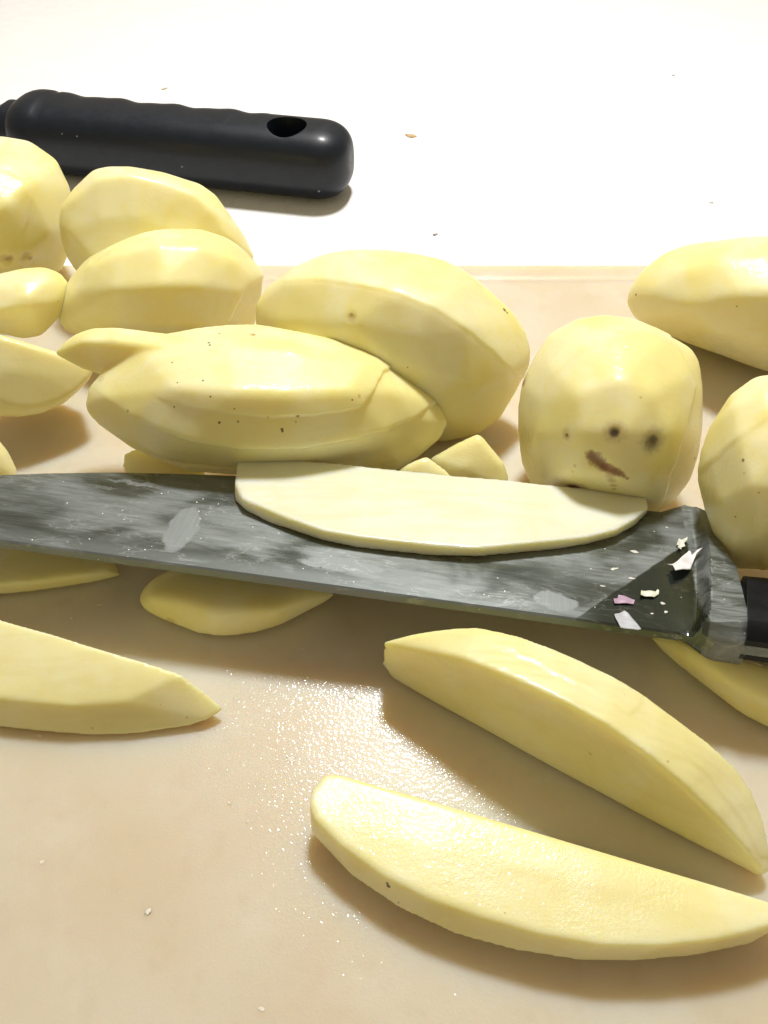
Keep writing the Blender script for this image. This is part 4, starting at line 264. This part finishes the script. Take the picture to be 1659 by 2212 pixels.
EX = json.loads(r'''{"knife":{"O":[5.8638,9.5007,1.85],"L":[-0.9875,0.1569,0.014],"W":[0.1529,0.9758,-0.1564],"N":[0.0382,0.1523,0.9876],"edge":[[-0.999,3.773,0.0],[-0.443,3.953,0.0],[0.292,3.908,0.0],[1.909,3.86,0.0],[4.627,3.753,0.0],[7.382,3.59,0.0],[10.126,3.265,0.0],[11.537,3.047,0.0],[12.83,2.834,0.0],[14.391,2.472,0.0],[15.398,2.188,0.0]],"face":[[-0.047,0.022,0.0],[-0.288,0.373,0.0],[-0.42,1.064,0.0],[-0.607,2.558,0.0],[-0.5,3.982,0.0]]},"scraps":{"white_big":[[0.102,1.875,0.0],[0.01,1.899,0.0],[-0.136,2.065,0.0],[-0.351,2.349,0.0],[-0.431,2.473,0.0],[-0.461,2.455,0.0],[-0.47,2.316,0.0],[-0.594,2.475,0.0],[-0.694,2.495,0.0],[-0.569,2.359,0.0],[-0.471,2.092,0.0],[-0.405,1.9,0.0],[-0.296,1.783,0.0],[-0.137,1.688,0.0],[-0.02,1.624,0.0],[0.006,1.836,0.0]],"cream":[[0.727,0.872,0.0],[0.697,1.049,0.0],[0.549,1.087,0.0],[0.405,1.076,0.0],[0.352,1.156,0.0],[0.321,1.132,0.0],[0.337,1.023,0.0],[0.44,0.912,0.0],[0.564,0.903,0.0]],"purple":[[1.277,0.705,0.0],[1.193,0.742,0.0],[1.169,0.861,0.0],[1.043,0.831,0.0],[0.843,0.745,0.0],[0.872,0.636,0.0],[0.995,0.627,0.0],[1.118,0.609,0.0],[1.264,0.569,0.0]],"clear":[[1.284,0.266,0.0],[1.176,0.316,0.0],[1.076,0.401,0.0],[1.004,0.335,0.0],[0.869,0.105,0.0],[0.771,-0.037,0.0],[0.844,-0.084,0.0],[1.181,-0.099,0.0],[1.258,0.115,0.0]],"ragged":[[-0.189,2.656,0.0],[-0.286,2.936,0.0],[-0.334,2.876,0.0],[-0.456,2.935,0.0],[-0.441,2.845,0.0],[-0.379,2.78,0.0],[-0.398,2.698,0.0],[-0.306,2.628,0.0],[-0.29,2.54,0.0],[-0.22,2.543,0.0],[-0.202,2.573,0.0],[-0.269,2.69,0.0]]},"tiny":[[0.73,2.327,0.0],[1.477,1.075,0.0],[0.266,0.797,0.0],[0.857,1.439,0.0],[0.229,0.556,0.0],[1.205,1.664,0.0],[-0.069,3.329,0.0],[0.511,0.458,0.0]],"board_bits":[[-6.537,11.529],[-7.087,11.169],[-0.877,9.213],[-0.679,9.157],[-1.867,7.749],[-4.185,4.856],[-7.034,8.253],[-1.78,10.329],[-2.027,3.333],[-6.309,5.728],[-8.16,12.02],[3.877,16.077],[-2.593,6.48],[-2.989,6.843]],"specks":[[-4.457,6.66],[3.333,16.164]],"counter_bits":[[1.169,37.343],[1.916,29.104],[-10.516,42.385],[14.227,43.989],[12.883,31.494]],"board_back":[25.8504,24.9728]}''')

# ------------------------------------------------------------ countertop and cutting board
s = NT('white_counter')
nz = s.noise(.35, 4, .5)
s.set(Base_Color=s.mix(s.rng(nz, .3, .7), (.87, .875, .88), (.89, .895, .90)), Roughness=s.rng(s.noise(1.4, 3), .3, .7, .22, .34), Specular_IOR_Level=.5,
      Normal=s.bump(s.noise(18, 2), .002, .3))
counter_m = s.m
bm = bmesh.new(); bmesh.ops.create_cube(bm, size=1)
bmesh.ops.scale(bm, vec=(2.4, 1.7, .03), verts=bm.verts); bmesh.ops.translate(bm, vec=(0, .45, -.8 * CM - .015), verts=bm.verts)
bmesh.ops.bevel(bm, geom=bm.edges[:], offset=.004, segments=3, affect='EDGES')
me = bpy.data.meshes.new('countertop'); bm.to_mesh(me); bm.free()
tag(link_mesh('countertop', me, counter_m), kind='structure')

s = NT('board_plastic')
warp = s.noise(.25, 3, .5)
c = s.mix(s.rng(warp, .35, .65), (.65, .55, .40), (.68, .60, .475))
c = s.mix(s.math('MULTIPLY', s.rng(s.noise(1.7, 4, .6), .5, .8), .3), c, (.545, .445, .295))
scr = s.noise(3.0, 3, .7, s.mapping(scale=(.35, 6, 1), rot=(0, 0, R(78))), .2)
scr2 = s.noise(3.0, 3, .7, s.mapping(scale=(.25, 8, 1), rot=(0, 0, R(-60))), .1)
scm = s.math('MAXIMUM', s.rng(scr, .68, .76), s.rng(scr2, .70, .78))
c = s.mix(s.math('MULTIPLY', scm, .22), c, (.88, .82, .72))
# dried starch film
film = s.math('MULTIPLY', s.rng(s.noise(.5, 5, .6, s.mapping(loc=(3, 1, 0))), .5, .7), .22)
c = s.mix(film, c, (.78, .73, .64))
gr = s.noise(24, 3, .65); ce = s.voro(15)
wetb = s.rng(s.noise(.38, 3, .55, s.mapping(loc=(5, 2.3, 0))), .42, .6)
el = s.vec('LENGTH', s.mapping(co=s.vec('SUBTRACT', s.vec('ADD', s.co, s.vec('SCALE', s.noise(.6, 3, color=True), scale=1.6)), (.3, 8.4, 0)), scale=(1 / 2.1, 1 / 3.6, 0)))
wetb = s.math('MAXIMUM', s.math('MULTIPLY', wetb, .55), s.rng(el, .55, 1.15, 1, 0))
h = s.math('ADD', s.math('MULTIPLY', gr, .9), s.math('MULTIPLY', s.rng(ce, .1, .6, 1, 0), .3))
h = s.math('SUBTRACT', h, s.math('MULTIPLY', scm, .25))
n = s.bump(h, .004, .5); nc = s.bump(s.noise(12, 1, .5), .0145, 1)
s.set(Base_Color=c, Roughness=.42, Specular_IOR_Level=.4, Subsurface_Weight=.9, Subsurface_Scale=.018, Coat_Weight=s.rng(wetb, 0, 1, .14, .38), Coat_Roughness=.07, Normal=n, Coat_Normal=nc)
s.bsdf.inputs['Subsurface Radius'].default_value = (1.0, .6, .3)
board_m = s.m
yb = EX['board_back'][0]
# profile across the depth: flat top, a shallow moulded bead near the back edge, rounded back edge
prof = [(-9, -.8), (-9.25, -.6), (-9.25, -.2), (-9, 0)]
prof += [(y, 0) for y in np.linspace(-8, yb - 1.35, 24)]
prof += [(yb - 1.2, -.004), (yb - 1.1, -.02), (yb - 1.02, -.03), (yb - .94, -.022), (yb - .86, .004), (yb - .78, .014), (yb - .68, .012), (yb - .55, .002), (yb - .3, 0), (yb - .12, -.01), (yb - .04, -.06), (yb, -.18), (yb, -.6), (yb - .2, -.8)]
rows = []
for x in [-21, -20.9, -20.6] + [-20, 20] + [20.6, 20.9, 21]:
    k = .0 if abs(x) < 20.7 else (.12 if abs(x) < 20.95 else .3)
    rows.append([(x, y, z if z < -.5 else z - k) for y, z in prof])
me = grid_mesh('cutting_board', rows, closed_u=True, cap=True); smooth_me(me)
o = link_mesh('cutting_board', me, board_m, loc=(0, 0, 0))
tag(o, 'large pinkish beige plastic cutting board under all the potatoes', 'cutting board')
o.modifiers.new('edges', 'EDGE_SPLIT').split_angle = R(40)

# ------------------------------------------------------------ knife
kn = EX['knife']
X = -np.array(kn['L']); Y = np.array(kn['W']); Z = np.array(kn['N'])
knife = empty('kitchen_knife', (0, 0, 0), 'large steel kitchen knife smeared with starch, lying across the potatoes with its spine nearest', 'knife')
M4 = Matrix(((X[0], Y[0], Z[0], kn['O'][0] * CM), (X[1], Y[1], Z[1], kn['O'][1] * CM), (X[2], Y[2], Z[2], kn['O'][2] * CM), (0, 0, 0, 1)))
knife.matrix_world = M4
def steel(film_on=True, name='blade_steel'):
    s = NT(name)
    brushed = s.noise(2.0, 4, .7, s.mapping(scale=(22, .5, 22), rot=(0, 0, R(-14))))
    sm1 = s.noise(.60, 4, .5, s.mapping(scale=(.55, 1.5, 1), rot=(0, 0, R(-28)), loc=(2.2, .4, 0)), .6)
    sm2 = s.noise(3.0, 5, .7, s.mapping(scale=(.4, 2.4, 1), rot=(0, 0, R(20))), .8)
    film = s.math('MULTIPLY', s.rng(sm1, .34, .60, .30, .85), s.rng(sm2, .25, .7, .72, 1))
    st3 = s.noise(2.2, 4, .7, s.mapping(scale=(.22, 4.5, 1), rot=(0, 0, R(14))), .5); film = s.math('MULTIPLY', film, s.rng(st3, .3, .6, .92, 1.05)); lw = s.noise(2.0, 4, .7, s.mapping(scale=(.35, 16, 1), rot=(0, 0, R(5)))); film = s.math('MULTIPLY', film, s.rng(lw, .3, .7, .86, 1.10))
    if film_on:
        sx = s.n.new('ShaderNodeSeparateXYZ'); s.link(s.co, sx.inputs[0])
        jit = s.vec('SCALE', s.vec('SUBTRACT', s.noise(2.5, 3, .6, color=True), (.5, .5, .5)), scale=.35)
        q = s.vec('ADD', s.co, jit)
        # the wiped, clean corner beside the bolster; its darkness is partly a painted-in reflection
        line = s.math('ADD', s.math('MULTIPLY', sx.outputs[0], .75), s.math('MULTIPLY', sx.outputs[1], -.66))
        line = s.math('ADD', line, s.math('MULTIPLY', s.noise(2, 2), .12))
        clean = s.math('MULTIPLY', s.rng(line, -1.52, -1.44), s.rng(sx.outputs[1], 2.9, 3.3, 1, 0))
        film = s.math('MULTIPLY', film, s.rng(clean, 0, 1, 1, .10))
        # thick dried patches
        for (px, py, rx, ry, rot, k) in PATCH:
            mp = s.mapping(co=s.vec('SUBTRACT', q, (px, py, 0)), rot=(0, 0, R(rot)), scale=(1 / rx, 1 / ry, 0))
            film = s.math('MAXIMUM', film, s.math('MULTIPLY', s.rng(s.vec('LENGTH', mp), .72, 1.05, 1, 0), s.math('MULTIPLY', s.rng(brushed, .2, .8, .75, 1.1), k)))
        film = s.math('MAXIMUM', film, s.math('MULTIPLY', s.rng(sx.outputs[0], .42, .50), s.rng(sm2, .3, .7, .35, .85)))      # starch film on the bolster
        # greyer polished bevel next to the spine
        film = s.math('MAXIMUM', film, s.math('MULTIPLY', s.rng(sx.outputs[1], .2, .9, 1, 0), s.math('MULTIPLY', s.rng(sx.outputs[0], -2.6, -1.2, 1, 0), .55)))
    else:
        film = s.math('MULTIPLY', film, .55)
    specks = s.math('MULTIPLY', s.rng(s.voro(5.5), .07, .12, 1, 0), s.rng(s.noise(1.2, 2), .5, .62))
    base = s.mix(s.rng(brushed, .3, .7), (.080, .098, .086), (.098, .118, .106))
    base = s.mix(film, base, (.26, .285, .288))
    rg_ = s.noise(1.6, 5, .6, s.mapping(scale=(.5, 1.6, 1), rot=(0, 0, R(-22)), loc=(9, 4, 0)), .7)
    veil = s.math('MULTIPLY', s.rng(s.math('ABSOLUTE', s.math('SUBTRACT', rg_, .5)), .0, .022, 1, 0), s.rng(s.noise(.7, 2), .45, .62))
    base = s.mix(s.math('MULTIPLY', veil, .5), base, (.42, .44, .43))
    base = s.mix(s.math('MULTIPLY', specks, .8), base, (.75, .75, .70))
    metal = s.rng(s.math('MAXIMUM', film, specks), 0, 1, .97, .45)
    rough = s.rng(film, 0, 1, .20, .44)
    hh = s.math('ADD', s.math('MULTIPLY', brushed, .10), s.math('ADD', s.math('MULTIPLY', film, .35), specks))
    s.set(Base_Color=base, Metallic=metal, Roughness=rough, Normal=s.bump(hh, .006, .5), Specular_IOR_Level=.5)
    return s.m
PATCH = [(-10.6, 1.15, .42, .95, 32, .95), (-10.15, 1.35, .2, .8, 38, .6), (-6.9, .66, 1.15, .22, 0, .85), (-2.45, .42, .55, .30, 30, .8), (-13.6, 2.2, 1.3, .10, -12, .6), (-11.7, 2.5, 1.5, .09, -8, .7), (-3.4, 2.0, 1.5, .45, 12, .35)]
steel_m = steel()
edge = sorted([(-l, w) for l, w, h in kn['edge']])
edge = [(-21.5, .02), (-20.5, .55), (-19, 1.15), (-17, 1.80)] + edge
ex = np.array([e[0] for e in edge]); ew = np.array([e[1] for e in edge])
def w_edge(x): return float(np.interp(x, ex, ew))
def sec_blade(x):
    E = w_edge(x); k = min(1.0, E / 1.2)
    b = .045 * k
    w = [0, 0, b] + [b + (E - b) * t for t in (.12, .25, .4, .55, .7, .85, .93)] + [E] + [b + (E - b) * t for t in (.93, .85, .7, .4, .12)] + [b]
    h = [-.20, -.035, 0] + [0] * 6 + [-.008] + [-.035] + [-.05, -.075, -.11, -.16, -.215, -.225]
    h = [v if v >= -.036 else -.036 + (v + .036) * (.45 + .55 * k) for v in h]
    return [(x, a, c) for a, c in zip(w, h)]
xs = list(np.linspace(-21.5, .0, 120))
me = grid_mesh('blade', [sec_blade(x) for x in xs], closed_u=True, cap=True); smooth_me(me)
o = link_mesh('blade', me, steel_m, knife); o.modifiers.new('e', 'EDGE_SPLIT').split_angle = R(25)

# bolster, forged in one with the heel of the blade
wx = np.array([0.0, .4, 1.15, 2.8, 4.4]); wv = np.array([.10, .30, .42, .62, .60])
def x0(w): return float(np.interp(w, wx, wv))
def w_end(x): return float(np.interp(x, [0, .6, 1.02, 1.07, 1.11, 1.18, 1.28, 1.42, 1.6], [w_edge(0), 4.32, 4.08, 3.3, 2.35, 2.05, 1.82, 1.66, 1.64]))
def ss(a, b, x): return float(sstep(a, b, np.float64(x)))
def sec_bolster(x):
    E = w_end(x); ws = -.20 * ss(-.05, .7, x); wt = float(np.interp(x, [0, .15, .45, 1.18, 1.3], [.045, .045, .02, .17, .18]))
    tap = lambda w: 1 - .80 * ss(1.9, 4.1, w)
    Ht = lambda w: .40 * min(1, max(0, (x - x0(w)) / .22)) ** 2.2 * tap(w)
    Hb = .235 + .27 * ss(0, .8, x)
    P = []
    top = [E - (E - wt) * t for t in np.linspace(0, 1, 40)]
    for w in top: P.append((x, w, max(Ht(w), 0) - (.036 * (1 if abs(w - E) < 1e-9 else 0))))
    h0 = P[-1][2]
    for t in (.22, .38, .55, .7, .85):                 # rounded side facing the viewer
        a = t * math.pi / 2 * 1.15
        P.append((x, wt + (ws - wt) * min(1, math.sin(a) * 1.02), h0 + (-.02 - h0) * t))
    P.append((x, ws, -.10)); P.append((x, ws, -Hb * .7)); P.append((x, ws + .04, -Hb * .93)); P.append((x, ws + .13, -Hb))
    for t in np.linspace(.06, .97, 12):
        w = ws + .13 + (E - ws - .13) * t
        P.append((x, w, -Hb + (Hb - .05) * ss(.35 * E, E, w)))
    return P
xs = list(np.linspace(0, 1.18, 60)) + [1.25]
me = grid_mesh('bolster', [sec_bolster(x) for x in xs], closed_u=True, cap=True); smooth_me(me)
o = link_mesh('bolster', me, steel_m, knife); o.modifiers.new('e', 'EDGE_SPLIT').split_angle = R(32)

s = NT('black_handle_plastic')
s.set(Base_Color=(.004, .005, .007), Roughness=s.rng(s.noise(3, 3), .3, .7, .30, .42), Normal=s.bump(s.noise(30, 2), .002, .4), Specular_IOR_Level=.22)
scale_m = s.m
def hw(x): return 1.66 + .35 * ss(1.5, 4, x) - .15 * ss(6, 8, x) + .45 * ss(9.5, 12, x)
def hs(x): return -.2 - .10 * ss(2, 6, x) + .0 * x
def sec_scale(x, sg):
    a, b = hs(x), hw(x); t0 = .125 * sg; t1 = .50 * sg; e = ss(12.6, 11.9, x) * 0 + 1
    pts = [(a, t0), (a + .0, t0 + .14 * sg), (a + .06, t0 + .21 * sg), (a + .33, t1 - .01 * sg), (a + .38, t1), (b - .38, t1), (b - .3, t1 - .02 * sg), (b - .06, t0 + .21 * sg), (b, t0 + .12 * sg), (b, t0)]
    return [(x + .14 * max(0, w) * (1 if x < 2 else 0), w, h) for w, h in pts]
hx = [1.16] + list(np.linspace(2.0, 12.4, 30)) + [12.55]
for sg in (1, -1):
    me = grid_mesh('handle_scale', [sec_scale(x, sg) for x in hx], closed_u=True, cap=True); smooth_me(me)
    o = link_mesh('handle_scale', me, scale_m, knife); o.modifiers.new('e', 'EDGE_SPLIT').split_angle = R(28)
tang_m = steel(False, 'tang_steel')
me = grid_mesh('tang', [[(x, hs(x) - .004, .122), (x, hw(x) + .004, .122), (x, hw(x) + .004, -.122), (x, hs(x) - .004, -.122)] for x in [1.2] + hx[1:]], closed_u=True, cap=True)
link_mesh('tang', me, tang_m, knife)

# ------------------------------------------------------------ scraps lying on the blade
def flake(name, poly, h, curl, thick, colr, label, cat, group, seed, alpha=1.0, z_at=None):
    rng = np.random.default_rng(seed)
    P = np.array([(-l, w) for l, w, _ in poly]); c = P.mean(0)
    bm = bmesh.new(); vs = [bm.verts.new((p[0] - c[0], p[1] - c[1], 0)) for p in P]
    bm.faces.new(vs); bmesh.ops.triangulate(bm, faces=bm.faces[:])
    for _ in range(3): bmesh.ops.subdivide_edges(bm, edges=bm.edges[:], cuts=1, use_grid_fill=True)
    bmesh.ops.triangulate(bm, faces=bm.faces[:])
    sz = max(np.ptp(P[:, 0]), np.ptp(P[:, 1])); ph = rng.uniform(0, 6, 4)
    for v in bm.verts:
        x, y = v.co.x, v.co.y
        v.co.z = curl * ((x * .6 + y * .8) / sz) ** 2 * 2 + .18 * curl * math.sin(9 * x / sz + ph[0]) + .15 * curl * math.sin(11 * y / sz + ph[1]) + .2 * curl
    bmesh.ops.solidify(bm, geom=bm.faces[:], thickness=thick)
    zmin = min(v.co.z for v in bm.verts)
    for v in bm.verts: v.co.z -= zmin; v.co *= CM
    bmesh.ops.recalc_face_normals(bm, faces=bm.faces)
    me = bpy.data.meshes.new(name); bm.to_mesh(me); bm.free(); smooth_me(me)
    s = NT(name + '_skin')
    st = s.noise(6, 3, .6, s.mapping(scale=(.3, 3, 1), rot=(0, 0, R(35))))
    s.set(Base_Color=s.mix(s.rng(st, .35, .65), colr, tuple(min(1, v * 1.15) for v in colr)), Roughness=.45, Alpha=alpha, Normal=s.bump(st, .01, .5))
    o = link_mesh(name, me, s.m)
    o.matrix_world = M4 @ Matrix.Translation((c[0] * CM, c[1] * CM, (h + .003) * CM))
    return tag(o, label, cat, group)
SC = EX['scraps']; GO = 'onion scraps stuck to the knife'
flake('onion_flake', SC['white_big'], .03, .16, .015, (.74, .72, .74), 'largest white onion flake with jagged pointed ends, beside the knife bolster', 'onion scrap', GO, 1)
flake('onion_flake', SC['cream'], .02, .07, .012, (.66, .68, .56), 'pale cream onion flake with an upturned corner on the clean part of the blade', 'onion scrap', GO, 2)
flake('onion_flake', SC['purple'], .01, .04, .010, (.40, .27, .38), 'small purple onion flake on the blade', 'onion scrap', GO, 3)
flake('onion_flake', SC['clear'], .01, .04, .008, (.55, .57, .62), 'translucent greyish onion flake at the blade spine near the bolster', 'onion scrap', GO, 4, alpha=.75)
flake('onion_flake', SC['ragged'], .01, .08, .012, (.66, .66, .58), 'ragged crumpled cream scrap above the largest white flake', 'onion scrap', GO, 5)

# ------------------------------------------------------------ crumbs
def crumb(name, size, seed, colr, mat_cache={}):
    rng = np.random.default_rng(seed); bm = bmesh.new(); bmesh.ops.create_icosphere(bm, subdivisions=3, radius=1)
    k = rng.normal(size=(3, 3)) * 1.6; sc = np.array([1, rng.uniform(.4, .75), rng.uniform(.04, .08)]) * size; a = rng.uniform(-.6, .9)
    for v in bm.verts:
        p = np.array(v.co); r = 1 + .20 * math.sin(p @ k[0] * 2) + .22 * math.sin(p @ k[1] * 3 + 1)
        q = p * r * sc; v.co = Vector((q[0] * math.cos(a) - q[1] * math.sin(a), q[0] * math.sin(a) + q[1] * math.cos(a), q[2])) * CM
    zm = min(v.co.z for v in bm.verts)
    for v in bm.verts: v.co.z -= zm
    me = bpy.data.meshes.new(name); bm.to_mesh(me); bm.free(); smooth_me(me)
    if colr not in mat_cache:
        s = NT(name + '_matter'); s.set(Base_Color=s.mix(s.noise(20, 2), tuple(v * .8 for v in colr), colr), Roughness=.6, Specular_IOR_Level=.2); mat_cache[colr] = s.m
    return link_mesh(name, me, mat_cache[colr])
rnd = random.Random(4)
GB = 'potato crumbs on the board'
bl = ['lumpy white crumb between the blade and the left wedge', 'faint white crumb left of the slice under the blade', 'white crumb in the sparkling wet patch of the board', 'second crumb just right of the one in the sparkling wet patch',
      'thin white shred alone on the bare board left of the frontmost wedge', 'pale fleck imitating a faint glint, low on the bare board at the left', 'pale crumb under the pointed left wedge', 'tiny crumb on the board beneath the middle of the blade',  # the pale bit low at the left is a mesh in place of a glint
      'pale fleck imitating a faint glint nearest the bottom edge of the photo', 'small pale shred near the lower left corner', 'white crumb just below the shaded slice at the left edge', 'white shred between the glistening chunk and the face-like potato',  # the one at the bottom edge is likewise a glint modelled as a pale bit
      'small crumb in the middle of the bare board', 'faint shred on the bare board above its middle']
for i, (x, y) in enumerate(EX['board_bits']):
    o = crumb('potato_crumb', [.06, .04, .07, .06, .07, .06, .05, .04, .05, .04, .06, .11, .03, .04][i], i + 1, (.84, .80, .70)); o.location = (x * CM, y * CM, .0)
    tag(o, bl[i], 'crumb', GB)
cl = ['largest tan crumb on the white counter right of the black handle', 'grey speck on the counter near the board edge', 'pale crumb on the counter behind the black handle', 'faint crumb at the upper right of the counter', 'faint speck on the counter above the upper right potato']
for i, (x, y) in enumerate(EX['counter_bits']):
    o = crumb('counter_crumb', [.22, .10, .15, .09, .08][i], i + 40, [(.60, .42, .22), (.30, .27, .24), (.60, .50, .30), (.5, .45, .4), (.5, .45, .4)][i]); o.location = (x * CM, y * CM, -.8 * CM)
    tag(o, cl[i], 'crumb', 'crumbs on the white counter')
tl = ['white bit on the smeared blade left of the ragged scrap', 'tiny bit on the border of the clean blade corner', 'tiny bit right of the cream flake', 'pale streaky bit on the clean blade corner above the cream flake',
      'tiny bit near the spine between cream flake and bolster', 'white bit on the smeared blade near the slice tip', 'tiny bit between the slice tip and the ragged scrap', 'tiny bit just right of the translucent flake']
for i, (l, w, _) in enumerate(EX['tiny']):
    o = crumb('blade_crumb', [.08, .05, .05, .07, .04, .09, .03, .03][i], i + 70, (.78, .77, .70))
    o.matrix_world = M4 @ Matrix.Translation((-l * CM, w * CM, .001 * CM)); tag(o, tl[i], 'crumb', 'white bits stuck to the blade')

# ------------------------------------------------------------ black handle on the counter
hd = empty('kitchen_tool', Vector((-8.15, 33.5, -.8)) * CM, 'black kitchen tool handle with an oval hanging hole, lying on the white counter', 'kitchen tool')
hd.rotation_euler = (0, 0, R(-11.5))
s = NT('black_rubber')
nz = s.noise(2.5, 4, .6); du = s.rng(s.noise(26, 2, .7), .60, .78)
dust = s.rng(s.voro(1.1), .035, .06, 1, 0)
b = s.mix(s.math('MULTIPLY', du, .35), (.004, .008, .016), (.025, .033, .045)); b = s.mix(s.math('MULTIPLY', dust, .5), b, (.45, .45, .42))
s.set(Base_Color=b, Roughness=s.rng(nz, .3, .7, .40, .52), Specular_IOR_Level=.3, Coat_Weight=.22, Coat_Roughness=.22, Normal=s.bump(s.noise(22, 2, .6), .006, .5))
rub_m = s.m
def ring(x, cy, a, b, cz, n=56, ex=2.7, rib=0.0):
    P = []
    for i in range(n):
        t = 2 * math.pi * i / n; ct, st = math.cos(t), math.sin(t)
        y = a * math.copysign(abs(ct) ** (2 / ex), ct); z = b * math.copysign(abs(st) ** (2 / ex), st)
        if ct > -.3: y += rib * max(ct, 0) ** .5; z += rib * .5 * max(st, 0) * sstep(-.3, .3, np.float64(ct))
        P.append((x, cy + y, cz + z))
    return P
def prof_h(x):
    a = 1.45 + .10 * ss(-1, -5, x); b = 1.33 + .04 * ss(0, -5, x)
    k = math.exp(-((x + 5.75) / .55) ** 2); a += .12 * k; b += .10 * k
    if x > 5.6:
        t = (x - 5.6) / 1.45; k = math.sqrt(max(0, 1 - t ** 2.6)); a = a * (.18 + .82 * k) if t < 1 else a * .18; b = b * (.30 + .70 * k) if t < 1 else b * .3
    if x < -6.0:
        t = min(1, (-6.0 - x) / .7); k = math.sqrt(max(0, 1 - t ** 2.2)); a *= .74 + .26 * k; b *= .74 + .26 * k
    return a, b
xs = [-6.7, -6.66, -6.55, -6.4, -6.2, -6.0] + list(np.linspace(-5.8, 5.4, 60)) + [5.6 + 1.45 * math.sin(t) for t in np.linspace(0, math.pi / 2, 16)]
rows = []
for x in xs:
    a, b = prof_h(x); rib = 0
    if -5.6 < x < 3.6: rib = .055 * (math.sin((x + 5.6) / 2.3 * 2 * math.pi) - .45 * math.sin((x + 5.6) / 2.3 * 4 * math.pi)) * sstep(3.6, 3.2, np.float64(x)) + .02
    if abs(x + 5.25) < .08: a -= .05; b -= .05
    rows.append(ring(x, 0, a, b, 1.35, rib=float(rib)))
me = grid_mesh('grip', rows, closed_u=True, cap=True)
grip = link_mesh('grip', me, rub_m, hd)
bm = bmesh.new(); bmesh.ops.create_cone(bm, cap_ends=True, segments=48, radius1=1, radius2=1, depth=6)
for v in bm.verts: v.co = Vector((4.62 + v.co.x * .76, -.22 + v.co.y * .72, v.co.z + 3.5)) * CM
mc = bpy.data.meshes.new('cut'); bm.to_mesh(mc); bm.free(); cut = bpy.data.objects.new('cut', mc); col.objects.link(cut); cut.parent = hd
bpy.context.view_layer.update()
bo = grip.modifiers.new('hole', 'BOOLEAN'); bo.operation = 'DIFFERENCE'; bo.solver = 'EXACT'; bo.object = cut
bv = grip.modifiers.new('round', 'BEVEL'); bv.width = .07 * CM; bv.segments = 3; bv.limit_method = 'ANGLE'; bv.angle_limit = R(50)
ev = grip.evaluated_get(bpy.context.evaluated_depsgraph_get()); fin = bpy.data.meshes.new_from_object(ev)
grip.modifiers.clear(); grip.data = fin; smooth_me(fin); bpy.data.objects.remove(cut)
grip.modifiers.new('e', 'EDGE_SPLIT').split_angle = R(55)
me = grid_mesh('collar', [ring(x, 0, a, b, 1.35, ex=2.4) for x, a, b in [(-9.5, .5, .5), (-8.6, .62, .6), (-7.6, .9, .85), (-7.25, 1.08, 1.02), (-7.15, 1.12, 1.08), (-6.95, 1.12, 1.08), (-6.6, 1.1, 1.05), (-6.3, 1.1, 1.05)]], closed_u=True, cap=True); smooth_me(me)
link_mesh('collar', me, rub_m, hd)
